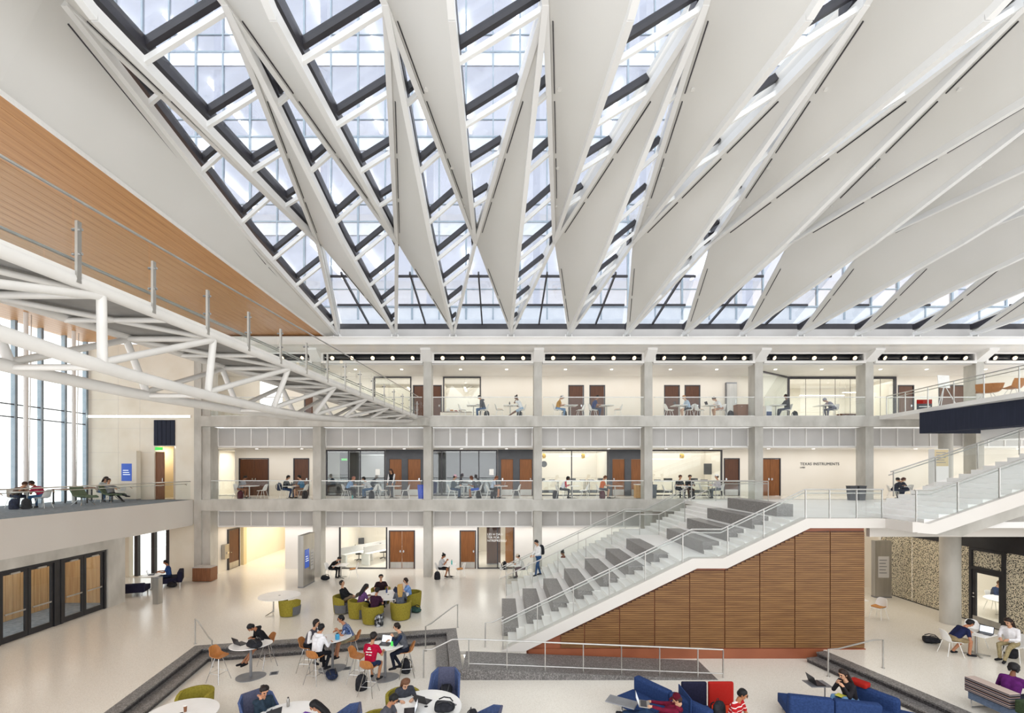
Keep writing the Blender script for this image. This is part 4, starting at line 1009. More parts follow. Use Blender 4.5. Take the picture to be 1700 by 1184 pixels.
def tub_chair(label, col='olive', seat='grey_fabric'):
    t = thing('tub_chair', label, 'chair')
    rows = []
    for z, rr in ((0.04, .30), (.12, .315), (.42, .345), (.60, .355), (.70, .36)):
        row = []
        for j in range(15):
            a = R(-35 + 250 * j / 14)          # opening towards -y (front), one side reaching further
            h = z if z < .5 else z - (.12 if j in (0, 14) else .05 if j in (1, 13) else 0) * (z - .42) / .28
            row.append((rr * math.cos(a), rr * math.sin(a), h))
        rows.append(row)
    MB().shell(rows, -0.075).build('back_shell', col, t, True)
    MB().shell([[(rr_ * math.cos(R(a)), rr_ * math.sin(R(a)), z) for a in range(150, 224, 12)] for rr_, z in ((.384, .05), (.408, .22), (.425, .40))], -.015).build('side_patch', seat, t, True)
    MB().lathe([(.24, .03), (.27, .05), (.28, .38), (.26, .42), (.2, .43)], n=24).build('seat', seat, t, True)
    MB().box(-.24, -.36, .05, .22, -.15, .40).build('seat_front', seat, t, bevel=0.05)
    return t
def oval_table(label, rx=.8, ry=.80, h=.74):
    t = thing('oval_table', label, 'table')
    MB().lathe([(.97, h - .03), (1, h - .02), (1, h), (.99, h + .003)], n=40, sx=rx, sy=ry).build('tabletop', 'table_white', t)
    for s in (-1, 1):
        l = MB().tube([(s * .24, 0, .06), (s * .24, 0, h - .03)], .03, 10).build('leg', 'chrome', t, True)
        for q in (-1, 1): MB().tube([(s * .24, 0, .10), (s * .36, q * .30, .045), (s * .42, q * .42, .02)], [.024, .018, .014], 8).build('foot', 'chrome', l, True)
    MB().tube([(-.24, 0, .55), (.24, 0, .55)], .014, 8).build('crossbar', 'chrome', t)
    MB().lathe([(.04, h + .003), (.045, h + .006)], (0, 0, 0), 14).build('cable_port', 'black', t)
    return t
def rtri(n, a, b, e=.12):                      # rounded lopsided outline
    return [((a * math.cos(t) * (1 + e * math.sin(t))), (b * math.sin(t) * (1 - e * math.cos(t)))) for t in [2 * math.pi * i / n for i in range(n)]]
def high_table(label):
    t = thing('high_table', label, 'table'); h = 1.0
    MB().prism(rtri(36, .60, .42), h - .022, h).build('tabletop', 'table_white', t)
    MB().prism(rtri(36, .585, .405), h - .03, h - .022).build('top_edge', 'black', t)
    MB().tube([(0, 0, .03), (0, 0, h - .03)], .04, 12).build('column', 'base_grey', t, True)
    MB().prism(rtri(36, .42, .33), 0, .025).build('base_plate', 'base_grey', t)
    return t
def bar_stool(label):
    t = thing('bar_stool', label, 'stool')
    pr = [(.20, .735, .18, .01, 0), (.17, .755, .20, .01, 0), (.02, .74, .21, .03, 0), (-.11, .74, .21, .06, .01), (-.18, .79, .21, .05, .05), (-.22, .90, .20, .0, .08), (-.25, 1.02, .16, -.03, .05), (-.255, 1.04, .12, -.02, .02)]
    MB().shell([rowcurve(f, u, w, l, 7, fw) for f, u, w, l, fw in pr], -0.014).build('seat_shell', 'stool_wood', t, True)
    ft = []
    for sx, sy in ((-1, -1), (1, -1), (1, 1), (-1, 1)):
        MB().tube([(sx * .06, sy * .06, .735), (sx * .23, sy * .23, 0)], 0.010, 6).build('leg', 'chrome', t, True)
        ft.append((sx * .167, sy * .167, .27))
    MB().tube(ft, .008, 6, True).build('foot_ring', 'chrome', t, True)
    return t
def lounge_chair(label):
    t = thing('wing_chair', label, 'chair')
    def plate(pts, name, m): MB().slab(pts, Vector((0, 0, 0)) if False else (Vector(pts[1]) - Vector(pts[0])).cross(Vector(pts[2]) - Vector(pts[0])).normalized() * 0.05).build(name, m, t, bevel=0.012)
    plate([(-.27, .30, .30), (.27, .30, .30), (.24, .44, .98), (-.24, .44, .98)], 'back', 'lounge_grey')
    plate([(-.27, .30, .30), (-.24, .44, .98), (-.40, .20, .90), (-.42, -.28, .62), (-.40, -.30, .30)], 'wing', 'lounge_blue')
    plate([(.27, .30, .30), (.40, -.30, .30), (.42, -.28, .62), (.40, .20, .90), (.24, .44, .98)], 'wing', 'lounge_blue')
    MB().box(-.34, -.30, .28, .34, .28, .43).build('seat', 'lounge_grey', t, bevel=0.03)
    for sx in (-1, 1):
        for sy in (-1, 1): MB().tube([(sx * .26, sy * .22, .28), (sx * .32, sy * .28, 0)], 0.014, 6).build('leg', 'chrome', t)
    return t
def laptop(label, scr='screen_white', ang=110, body='black'):
    t = thing('laptop', label, 'laptop')
    MB().box(-.17, -.12, 0, .17, .12, .016).build('base', body, t, bevel=0.004)
    MB().box(-.15, -.05, .016, .15, .09, .019).build('keyboard', 'mullion', t)
    a = R(ang - 90); c, s = math.cos(a), math.sin(a)
    pt = lambda x, d, o: (x, .12 + s * d + c * o, .016 + c * d - s * o)
    l = MB().slab([pt(-.17, 0, 0), pt(.17, 0, 0), pt(.17, .225, 0), pt(-.17, .225, 0)], Vector((0, c, -s)) * 0.008).build('lid', body, t)
    MB().slab([pt(-.155, .015, -.001), pt(.155, .015, -.001), pt(.155, .21, -.001), pt(-.155, .21, -.001)], Vector((0, -c, s)) * 0.001).build('screen', scr, l)
    return t
def backpack(label, col='black', lie=False):
    nm = 'bag_' + str(col)
    if nm not in M: mat(nm, {'black': '1E1F24', 'navy': '1F2840', 'maroon': '4A1F28', 'green': '2F4A44', 'blackwhite': '202125', 'blue': '2F6FB0'}.get(col, col), 0.8, spec=0.25); vary(nm, {'black': '2A2B31', 'navy': '2A3552', 'maroon': '592732', 'green': '3C5A52', 'blackwhite': 'C9CCD2'}.get(col, '333333'), 9, 3, (0.45, 0.62))
    t = thing('backpack', label, 'bag')
    def T(p): return (p[0], -p[2] + .2, p[1] + .12) if lie else p
    pr = [(.13, 0), (.165, .03), (.17, .18), (.155, .34), (.10, .43), (.04, .455)]
    vs = []; mb = MB().lathe(pr, n=18, sx=1, sy=.68); mb.v = [T(v) for v in mb.v]; mb.build('body', nm, t, True)
    mb = MB().lathe([(.09, .05), (.115, .08), (.11, .22), (.07, .26)], (0, -.06, 0), 14, 1.05, .6); mb.v = [T(v) for v in mb.v]; mb.build('pocket', nm, t, True)
    for s in (-1, 1):
        mb = MB().tube([(s * .07, .09, .40), (s * .09, .16, .33), (s * .10, .17, .18), (s * .11, .11, .06)], .016, 6); mb.v = [T(v) for v in mb.v]; mb.build('strap', 'black', t, True)
    mb = MB().tube([(-.03, .05, .44), (-.02, .05, .49), (.02, .05, .49), (.03, .05, .44)], .009, 6); mb.v = [T(v) for v in mb.v]; mb.build('handle', 'black', t, True)
    return t
def bottle(label, col='teal', r=.036, h=.23):
    t = thing('bottle', label, 'bottle')
    MB().lathe([(r * .9, 0), (r, .01), (r, h * .7), (r * .5, h * .86), (r * .45, h * .9)], n=14).build('body', col, t, True)
    MB().lathe([(r * .55, h * .9), (r * .55, h)], n=12).build('cap', 'black', t)
    return t
def paper(label, n=2, col='paper'):
    t = thing('notebook', label, 'paper')
    for k in range(n):
        o = MB().box(-.105, -.148, .003 * k, .105, .148, .003 * k + .0025).build('sheet', col if k == n - 1 else 'paper', t); o.rotation_euler = (0, 0, .25 * k)
    return t
def cup(label, col='cabinet_wood', h=.15):
    t = thing('paper_cup', label, 'cup')
    MB().lathe([(.028, 0), (.038, h * .9)], n=14).build('body', col, t, True); MB().lathe([(.041, h * .9), (.04, h)], n=14).build('lid', 'paper', t)
    return t
# ================================================================== PEOPLE
DG = bpy.context.evaluated_depsgraph_get
def cmat(c, kind='cloth'):
    if c in M: return c
    n = kind + '_' + c
    if n not in M:
        mat(n, c, 0.5 if kind == 'skin' else 0.55 if kind == 'hair' else 0.85, spec=0.3 if kind != 'cloth' else 0.15)
        rgb = [int(c[i:i + 2], 16) for i in (0, 2, 4)]
        vary(n, ''.join('%02X' % int(v * (0.94 if kind == 'skin' or sum(rgb) > 540 else 0.86)) for v in rgb), 14 if kind != 'hair' else 30, 3)
    return n
def capsule(mb, a, b, ra, rb, n=10):
    a, b = Vector(a), Vector(b); d = b - a; L_ = d.length
    d = d / L_ if L_ > 1e-5 else Vector((0, 0, 1))
    pts, rs = [], []
    for th in (80, 55, 25, 0): t = -ra * math.sin(R(th)); pts.append(a + d * t); rs.append(ra * math.cos(R(th)))
    for th in (0, 25, 55, 80): t = rb * math.sin(R(th)); pts.append(b + d * t); rs.append(rb * math.cos(R(th)))
    if L_ < 1e-4: pts = pts[:4] + pts[5:]; rs = rs[:4] + rs[5:]
    mb.tube(pts, rs, n)
def ik(a, t, l1, l2, pole):
    a, t, pole = Vector(a), Vector(t), Vector(pole); d = t - a; D = d.length
    if D > (l1 + l2) * .995: t = a + d * ((l1 + l2) * .995 / D); d = t - a; D = d.length
    D = max(D, abs(l1 - l2) + .03); u = d.normalized(); x = (l1 * l1 - l2 * l2 + D * D) / (2 * D); h = math.sqrt(max(0, l1 * l1 - x * x))
    p = (pole - u * pole.dot(u))
    if p.length < 1e-4: p = Vector((0, 0, -1)) - u * Vector((0, 0, -1)).dot(u)
    return a + u * x + p.normalized() * h, t

def person(label, loc, rz, seat=.45, lean=12, pitch=25, turn=0, hands=None, feet=None, hips=0.0, side=0,
           skin='C99B7C', hair='1E1A18', hs='short', top='3A3D45', bottom='2E3A55', shoes='26262A', sleeve=None, short=False, shorts=False, cap=None, vox=.022, scale=1.0, stand=False, glasses=False, hood=False, twist=0):
    V = lambda s, f, u: Vector((s, -f, u))
    e = thing('person', label, 'person', loc, R(rz))
    hz = .93 if stand else seat + .095
    la = R(lean); sb = R(side)
    up = Vector((math.sin(sb), -math.sin(la), math.cos(la) * math.cos(sb))).normalized(); fw = Vector((0, -math.cos(la), -math.sin(la)))
    sd = Vector((math.cos(R(twist)), -math.sin(R(twist)), 0)); pel = V(0, hips, hz)
    fw = up.cross(sd).normalized() * -1 if up.cross(sd).dot(fw) < 0 else up.cross(sd).normalized()
    nb = pel + up * .50; ch = pel + up * .33
    B = []                                   # bones: a, b, ra, rb, material slot (0 skin, 1 top, 2 bottom, 3 shoes, 4 sleeve)
    B.append((pel - sd * .07, pel + sd * .07, .115, .115, 2))
    for s in (-1, 1):
        B.append((pel + sd * s * .055 + up * .06, ch + sd * s * .075 + up * .02, .108, .118, 1))
    B.append((nb - sd * .13 - up * .055, nb + sd * .13 - up * .055, .072, .072, 1))
    B.append((nb - up * .03, nb + up * .09 + fw * .015, .056, .052, 0))
    B.append((ch + fw * .03 + up * .05, pel + fw * .035 + up * .10, .10, .10, 1))
    if hands is None: hands = [(.14, .42, .77), (-.14, .42, .77)]
    if feet is None: feet = [(.11, .42, .085), (-.11, .36, .085)] if not stand else [(.10, .08, .085), (-.10, -.10, .085)]
    fing = []
    for i, s in enumerate((1, -1)):
        sh = nb + sd * s * .175 - up * .05
        el, wr = ik(sh, V(*hands[i]), .285, .25, sd * s * .55 + Vector((0, 0.35, -.9)))
        sl = 4 if sleeve else 1
        if short:
            m_ = sh.lerp(el, .62); B.append((sh, m_, .062, .058, sl)); B.append((m_, el, .043, .040, 0)); B.append((el, wr, .040, .030, 0))
        else: B.append((sh, el, .058, .048, sl)); B.append((el, wr.lerp(el, .06), .047, .036, sl))
        dr = (wr - el).normalized(); dr = (dr + Vector((0, 0, -.25))).normalized()
        pe = wr + dr * .075; B.append((wr, pe, .032, .034, 0)); fing.append((wr, pe, dr, s))
        hp = pel + sd * s * .085 - Vector((0, 0, .015))
        kn, an = ik(hp, V(*feet[i]), .43, .42, Vector((s * .18 * (0 if stand else 1), -1, .55 if not stand else 0)))
        if shorts:
            m_ = hp.lerp(kn, .72); B.append((hp, m_, .088, .078, 2)); B.append((m_, kn, .060, .054, 0)); B.append((kn, an, .055, .038, 0))
        else: B.append((hp, kn, .086, .062, 2)); B.append((kn, an + (kn - an).normalized() * .03, .060, .046, 2))
        sh_d = (kn - an); sh_d = Vector((sh_d.x, sh_d.y, 0)); fd = V(s * .25, 1, 0).normalized()
        B.append((an + Vector((0, 0, -.03)) - fd * .03, an + fd * .15 + Vector((0, 0, -.045)), .044, .036, 3))
    # head
    pa = R(lean * .5 + pitch); hu = V(0, math.sin(pa), math.cos(pa)); hf = V(0, math.cos(pa), -math.sin(pa)); hsd = Vector((1, 0, 0))
    rot = Matrix.Rotation(R(turn), 3, 'Z'); hu, hf, hsd = rot @ hu, rot @ hf, rot @ hsd
    hc = nb + up * .10 + hu * .125 + hf * .03
    B.append((hc + hu * .022 - hf * .018, hc + hu * .018 + hf * .012, .086, .082, 0)); B.append((hc - hu * .055 + hf * .028, hc - hu * .075 + hf * .04, .056, .044, 0))
    mb = MB()
    for a, b, ra, rb, m_ in B: capsule(mb, a, b, ra, rb)
    me = bpy.data.meshes.new('body'); me.from_pydata(mb.v, [], mb.f); tmp = bpy.data.objects.new('tmp', me); COL.objects.link(tmp)
    rm = tmp.modifiers.new('r', 'REMESH'); rm.mode = 'VOXEL'; rm.voxel_size = vox
    sm = tmp.modifiers.new('s', 'SMOOTH'); sm.factor = .5; sm.iterations = 2
    ev = tmp.evaluated_get(DG()); m2 = ev.to_mesh()
    n = len(m2.vertices); co = np.empty(n * 3); m2.vertices.foreach_get('co', co); co = co.reshape(-1, 3)
    fs = [tuple(p.vertices) for p in m2.polygons]; ev.to_mesh_clear()
    bpy.data.objects.remove(tmp); bpy.data.meshes.remove(me)
    fa = np.array([f if len(f) == 4 else f + (f[-1],) for f in fs]); cen = co[fa].mean(1)
    best = np.full(len(fs), 9e9); slot = np.zeros(len(fs), int)
    for a, b, ra, rb, m_ in B:
        a_, b_ = np.array(a), np.array(b); d = b_ - a_; L2 = max(d @ d, 1e-9)
        t = np.clip(((cen - a_) @ d) / L2, 0, 1); ds = np.linalg.norm(cen - (a_ + t[:, None] * d), axis=1) - (ra + (rb - ra) * t)
        k = ds < best; best[k] = ds[k]; slot[k] = m_
    out = MB(); out.v = [tuple(c) for c in co]; out.f = fs; out.m = [int(v) for v in slot]
    # fingers, nose, ears, eyes, mouth joined to the same body mesh
    out.mi(0)
    for wr, pe, dr, s in fing:
        ac = dr.cross(Vector((0, 0, 1)));
        if ac.length < .2: ac = Vector((1, 0, 0))
        ac.normalize(); dn = ac.cross(dr).normalized()
        if dn.z > 0: dn = -dn
        for q, ln in ((-1.5, .062), (-.5, .075), (.5, .078), (1.5, .068)):
            p0 = pe + ac * q * .016 * 1.0 - dr * .01; p1 = p0 + dr * ln * .55 + dn * .008 + ac * q * .003; p2 = p1 + (dr * .6 + dn * .8).normalized() * ln * .5
            out.tube([p0, p1, p2], [.0095, .009, .007], 6)
        p0 = wr + dr * .03 - ac * s * .024; out.tube([p0, p0 - ac * s * .028 + dr * .035 + dn * .01, p0 - ac * s * .03 + dr * .068 + dn * .02], [.012, .011, .008], 6)
    capsule(out, hc + hf * .088 + hu * .008, hc + hf * .104 - hu * .022, .010, .015, 8)
    for s in (-1, 1): capsule(out, hc + hsd * s * .083 + hu * .012 - hf * .012, hc + hsd * s * .080 - hu * .022 - hf * .008, .018, .012, 8)
    out.mi(5)
    for s in (-1, 1):
        capsule(out, hc + hsd * s * .032 + hf * .083 + hu * .016, hc + hsd * s * .032 + hf * .085 + hu * .016, .011, .011, 8)
        out.bar(hc + hsd * s * .014 + hf * .096 + hu * .034, hc + hsd * s * .05 + hf * .082 + hu * .036, .008, .008)
        if glasses: out.tube([hc + hsd * s * .032 + hf * .10 + hu * .016 + (hsd * math.cos(v) + hu * math.sin(v)) * .022 for v in [i * .785 for i in range(8)]], .003, 4, True)
    out.mi(6); out.bar(hc - hsd * .022 + hf * .083 - hu * .056, hc + hsd * .022 + hf * .083 - hu * .056, .010, .009)
    mats = [cmat(skin, 'skin'), cmat(top), cmat(bottom), cmat(shoes), cmat(sleeve or top), cmat('201A18', 'hair'), cmat('9A5A50', 'skin')]
    body = out.build('body', mats, e, True)
    # hair / hat
    h = MB(); cr = hc + hu * .036 - hf * .026
    capsule(h, cr - hsd * .018, cr + hsd * .018, .088, .088, 14); capsule(h, cr + hf * .02 + hu * .012, cr - hf * .02 - hu * .05, .083, .078, 14)
    if hs in ('long', 'blond'):
        for s in (-1, 0, 1):
            p = [cr + hsd * s * .055 - hf * .02, hc - hu * .08 - hf * .07 + hsd * s * .06, nb - up * .06 - fw * .095 + sd * s * .06, nb - up * .19 - fw * .12 + sd * s * .05]
            h.tube(p, [.055, .05, .045, .022], 10)
    if hs == 'bob':
        for s in (-1, 1): h.tube([cr + hsd * s * .05, hc - hu * .03 - hf * .03 + hsd * s * .075, hc - hu * .11 - hf * .02 + hsd * s * .065], [.05, .04, .02], 10)
    if hs == 'bun': capsule(h, hc + hu * .08 - hf * .11, hc + hu * .085 - hf * .12, .045, .045, 12)
    if hs == 'tail': h.tube([hc + hu * .04 - hf * .11, hc - hu * .02 - hf * .16, hc - hu * .14 - hf * .14], [.035, .04, .012], 10)
    h.build('hair', cmat(hair, 'hair'), e, True)
    if cap:
        c = MB(); capsule(c, cr + hu * .02 - hsd * .015, cr + hu * .02 + hsd * .015, .093, .093, 14)
        c.slab([hc + hf * .075 + hu * .06 - hsd * .07, hc + hf * .075 + hu * .06 + hsd * .07, hc + hf * .16 + hu * .045 + hsd * .045, hc + hf * .16 + hu * .045 - hsd * .045], hu * .012)
        c.build('cap', cmat(cap), e, True)
    if hood:
        c = MB(); c.tube([nb + fw * .06 + sd * .10 - up * .0, nb - fw * .02 + sd * .13 + up * .02, nb - fw * .10 + up * .0, nb - fw * .02 - sd * .13 + up * .02, nb + fw * .06 - sd * .10], [.03, .05, .065, .05, .03], 10)
        c.build('hood', cmat(top), e, True)
    if scale != 1.0: e.scale = (scale,) * 3
    return e
# ================================================================== UPPER STOREYS: chairs, tables, people
G3, G2 = 'chairs on the top storey', 'chairs on the middle storey'
GP3, GP2, GPG = 'people on the top storey', 'people on the middle storey', 'people on the ground floor'
RT, LF, FR, AW = 90, -90, 0, 180
def at(px, y, z): return (XS(px, y), y, z)
ya = 26.55
PP = []
def prow(z, y, px, rz, label, grp, **k):
    p = person(label, at(px, y, z), rz, vox=k.pop('vox', .026), **k); p['group'] = grp; return p
# top storey
T3_ = [(786, 'small table with a laptop before the man in the dark hooded jumper, top storey'), (847, 'small table with a dark bottle before the woman in white, top storey'), (947, 'small table in front of the yellow shirt on the top storey'),
       (1007, 'small table in front of the navy shirt on the top storey'), (1127, 'small table in front of the pale blue shirt on the top storey'), (1179, 'small table in front of the white shirt by the wooden cabinet, top storey'),
       (1288, 'small table before the glass room with the water cooler, top storey'), (1367, 'small table under the stooping grey figure, top storey')]
for px, lab in T3_: place(small_table, lab, at(px, ya, Z3), 0, 'small tables on the top storey', top='table_white')
C3 = [(804, LF, 'white chair under the man in the dark hooded jumper, top storey', 0), (768, RT, 'empty white chair facing the laptop table on the top storey', 0), (866, LF, 'white chair under the woman in the white top, top storey', 0), (829, RT, 'empty chair with tan pad at the dark bottle table, top storey', 1),
      (925, RT, 'white chair under the yellow shirt, top storey', 0), (964, LF, 'empty white chair between the yellow and navy shirts', 0), (984, RT, 'white chair under the navy shirt, top storey', 0), (1026, LF, 'empty chair with tan pad right of the navy shirt', 1),
      (1144, LF, 'white chair under the pale blue shirt, top storey', 0), (1110, RT, 'empty white chair before the two dark doors, facing the pale blue shirt', 0), (1197, LF, 'white chair under the white shirt beside the wooden cabinet', 0), (1160, RT, 'empty white chair facing the white shirt, top storey', 1),
      (1307, LF, 'white chair under the dark figure before the glass room', 0), (1384, LF, 'white chair under the stooping grey figure, top storey', 0)]
for px, rz, lab, pad in C3: place(shell_chair, lab, at(px, ya, Z3), rz + random.uniform(-12, 12), G3, pad=bool(pad))
prow(Z3, ya, 804, LF, 'man in a dark grey hooded jumper and jeans with headphones at a laptop', GP3, top='4A4D57', bottom='3E6188', hood=True, lean=18, hair='22201E')
prow(Z3, ya, 866, LF, 'woman in a white top and pale blue shorts with legs stretched out', GP3, top='EDEDEF', bottom='A9C0D8', shorts=True, short=True, skin='7A5038', hair='2A1C16', hs='bun', lean=22, hands=[(.06, .33, 1.08), (-.16, .38, .77)], feet=[(.08, .80, .10), (-.02, .76, .12)])
prow(Z3, ya, 925, RT, 'person in a mustard yellow shirt and jeans with a white headband', GP3, top='C98F1E', bottom='6E93BB', short=True, lean=16, pitch=35, hair='1A1818', cap='E8E6E4')
prow(Z3, ya, 984, RT, 'man in a navy short sleeved shirt bent over a table, top storey', GP3, top='2C3F73', bottom='3B4A66', short=True, lean=18, skin='A9785A')
prow(Z3, ya, 1144, LF, 'person in a pale blue shirt and dark shorts before two dark doors', GP3, top='B4C6D8', bottom='33363C', shorts=True, lean=20, hair='B98A5A', skin='D9B095')
prow(Z3, ya, 1197, LF, 'person with dark hair in a white shirt bent over a table by the cabinet', GP3, top='E6E6E8', bottom='B98F7A', shorts=True, short=True, lean=30, pitch=35, hair='2B2522')
prow(Z3, ya, 1307, LF, 'dark figure in black clothes leaning back before the glass room', GP3, top='2A2C33', bottom='3A4152', lean=4, pitch=8, skin='8A6048', feet=[(.1, .58, .09), (-.1, .5, .09)])
prow(Z3, ya, 1384, LF, 'grey clothed figure stooping low over a table before the glass room', GP3, top='8E8FA0', bottom='6C6C7C', lean=42, pitch=30, hair='9496A4', skin='B09080')
place(backpack, 'black backpack on the floor behind the dark hooded jumper', at(808, 26.75, Z3), 20, 'bags on the upper storeys', col='black')
place(backpack, 'black backpack under the chair of the woman in white', at(862, 26.8, Z3), -40, 'bags on the upper storeys', col='black')
place(backpack, 'black backpack under the table of the yellow shirt', at(938, 26.7, Z3), 80, 'bags on the upper storeys', col='black')
place(backpack, 'dark backpack on the floor beside the wooden cabinet on the top storey', at(1213, 26.7, Z3), 0, 'bags on the upper storeys', col='black')
place(backpack, 'black backpack behind the chair of the dark figure by the glass room', at(1320, 26.9, Z3), 10, 'bags on the upper storeys', col='black')
place(laptop, 'laptop in front of the dark hooded jumper on the top storey', at(783, ya, Z3 + .73), 90, 'laptops upstairs', scr='screen_white')
place(laptop, 'laptop in front of the pale blue shirt on the top storey', at(1125, ya, Z3 + .73), 90, 'laptops upstairs', scr='screen_white')
place(laptop, 'laptop before the white shirt by the wooden cabinet', at(1177, ya, Z3 + .73), 90, 'laptops upstairs', scr='screen_white')
place(bottle, 'dark bottle on the small table of the woman in white', at(846, ya, Z3 + .73), 0, None, col='black')
def cabinet(label, w=.9, h=.7, d=.45, m='cabinet_wood', top='cabinet_wood', nd=2):
    t = thing('cabinet', label, 'cabinet')
    MB().box(-w / 2, -d / 2 + .02, 0.03, w / 2, d / 2, h - .03).build('body', m, t)
    MB().box(-w / 2 - .01, -d / 2 - .01, h - .03, w / 2 + .01, d / 2 + .01, h).build('top', top, t)
    for k in range(nd):
        dd = MB().box(-w / 2 + k * w / nd + .008, -d / 2, .04, -w / 2 + (k + 1) * w / nd - .008, -d / 2 + .02, h - .035).build('door', m, t)
        MB().box(-w / 2 + (k + .5) * w / nd - .05, -d / 2 - .015, h - .12, -w / 2 + (k + .5) * w / nd + .05, -d / 2, h - .105).build('handle', 'chrome', dd)
    return t
place(cabinet, 'brown wooden cabinet beside the fifth column on the top storey', at(1235, 26.5, Z3), 0, None, w=.98, h=.76, d=.5)
place(cabinet, 'low dark brown cabinet inside the glass room on the top storey', at(1406, 27.6, Z3), 0, None, w=.95, h=.36, d=.4, m='door_wood_dark', top='door_wood_dark')
place(cabinet, 'light credenza with dark top under the framed window on the top storey', at(757, 28.2, Z3), 0, None, w=1.9, h=.55, d=.4, m='cream', top='door_wood_dark', nd=3)
for k, (px, m_, lab) in enumerate(((744, 'paper', 'white card standing on the credenza'), (750, 'pad_orange', 'small orange box on the credenza'), (757, 'red_fabric', 'flat stack of red books on the credenza'), (764, 'cabinet_wood', 'brown file box on the credenza'))):
    t = thing(('card', 'box', 'book_stack', 'box')[k], lab, ('card', 'box', 'books', 'box')[k], at(px, 28.2, Z3 + .55))
    MB().box(-.09, -.08, 0, .09, .08, (.22, .14, .10, .12)[k]).build('body', m_, t, bevel=.006); MB().box(-.085, -.083, .02, .085, -.08, .05).build('label_strip', 'paper', t)
t = thing('water_cooler', 'white water cooler with blue front at the glass room corner', 'appliance', at(1274, 26.7, Z3))
MB().box(-.17, -.17, 0, .17, .17, .72).build('body', 'plastic_white', t, bevel=.01); MB().box(-.15, -.175, .08, .15, -.17, .38).build('front_panel', 'lounge_blue', t); MB().lathe([(.12, .72), (.13, .76), (.13, .98), (.06, 1.02)], n=16).build('bottle', 'glass', t, True)
t = thing('wall_cabinet', 'tall grey metal wall cabinet right of two dark doors, top storey', 'cabinet', at(1213.5, 28.9, Z3))
MB().box(-.33, -.1, .02, .33, .1, 2.5).build('body', 'base_grey', t); MB().box(-.31, -.12, .05, .31, -.1, 2.4).build('door', 'steel', t); MB().box(.22, -.14, 1.2, .25, -.12, 1.4).build('handle', 'chrome', t)

# middle storey
yb = 26.55
T2_ = [(414, 'small table by the maroon bag in the leftmost bay, middle storey'), (485, 'small table between the black jacket and the blue shirt, middle storey'), (595, 'small table before the dark lab, left of the standing woman'), (654, 'small table in front of the standing woman, middle storey'),
       (770, 'small table before the pink cap on the middle storey'), (832, 'small table with an open laptop before two orange doors'), (950, 'small table before the red and white shirt, middle storey'), (1021, 'small table before the orange shirt on the middle storey')]
for px, lab in T2_: place(small_table, lab, at(px, yb, Z2), 0, 'small tables on the middle storey', top='table_white')
for px, y, lab in ((1134, 26.3, 'small table before the two men in black, middle storey'), (1177, 26.6, 'small table before the white cap on the middle storey'), (1492, 25.9, 'small table between two navy figures by the upper flight')):
    place(small_table, lab, at(px, y, Z2), 0, 'small tables on the middle storey', top='table_white')
C2 = [(396, RT, 'white chair in the leftmost bay behind the maroon bag', 0), (436, LF, 'empty white chair before the brown double door, leftmost bay', 0), (472, RT, 'white chair under the black jacket, middle storey', 0), (504, LF, 'white chair under the blue shirt by the dark bag', 0),
      (575, RT, 'white chair under the pale blue shirt before the dark lab', 0), (620, LF, 'white chair under the stooping striped shirt, middle storey', 0), (636, RT, 'empty white chair left of the standing woman', 0), (673, LF, 'empty white chair beside the blue bin', 0),
      (750, RT, 'white chair under the pink cap, middle storey', 0), (793, LF, 'white chair under the dark grey shirt, middle storey', 0), (814, RT, 'white chair under the pale shirt before the dark lab', 0), (857, LF, 'empty white chair before two orange doors', 0),
      (929, RT, 'white chair under the red and white shirt', 0), (970, LF, 'empty white chair facing the red and white shirt', 0), (997, RT, 'white chair under the orange shirt', 0)]
for px, rz, lab, pad in C2: place(shell_chair, lab, at(px, yb, Z2), rz + random.uniform(-12, 12), G2, pad=bool(pad))
for px, y, rz, lab in ((1127, 26.9, 10, 'white chair under the left man in black'), (1145, 26.9, -5, 'white chair under the right man in black'), (1107, 26.5, 70, 'white chair with a black bag beside the grey bin'), (1168, 26.9, 80, 'white chair with a black coat left of the white cap'), (1194, 26.5, LF, 'white chair under the man in the white cap'),
                      (1482, 25.6, 60, 'white chair of the left navy figure by the upper flight'), (1506, 25.9, LF, 'white chair of the right navy figure by the upper flight'), (1540, 25.6, -60, 'empty white chair behind the upper flight')):
    place(shell_chair, lab, at(px, y, Z2), rz, G2, pad=False)
prow(Z2, yb, 398, RT, 'person in a grey shirt and brown shorts, leftmost bay of the middle storey', GP2, top='8D8E94', bottom='9C6A4E', short=True, shorts=True, lean=22, skin='9A6A4C')
prow(Z2, yb, 473, RT, 'person with black hair and black jacket in the leftmost bay', GP2, top='26272B', bottom='2F4468', hs='bob', lean=10, pitch=30, feet=[(.1, .46, .09), (-.08, .30, .09)])
prow(Z2, yb, 503, LF, 'man in a mid blue shirt with a dark bag behind his chair', GP2, top='3F7397', bottom='8C6B52', short=True, shorts=True, lean=14, pitch=18)
prow(Z2, yb, 576, RT, 'person in a pale blue shirt leaning on a table before the dark lab', GP2, top='86A9D2', bottom='2C2D31', lean=30, pitch=20, hair='B07A6A')
prow(Z2, yb, 616, LF, 'person in a striped white shirt stooping towards the table, middle storey', GP2, top='grey_stripe', bottom='3C6187', lean=36, pitch=5, hair='1A1817')
prow(Z2, 27.15, 652, -15, 'standing woman with long brown hair in a black vest and white sleeves', GP2, top='2A2A2E', sleeve='E4E4E6', bottom='5C616B', hs='long', hair='4A3226', stand=True, lean=16, pitch=25, hands=[(.16, .36, .80), (-.14, .38, .80)])
prow(Z2, yb, 751, RT, 'man in a grey jumper wearing a pink cap at a table', GP2, top='55616A', bottom='3C4E6A', cap='E3B8C6', lean=8, pitch=20)
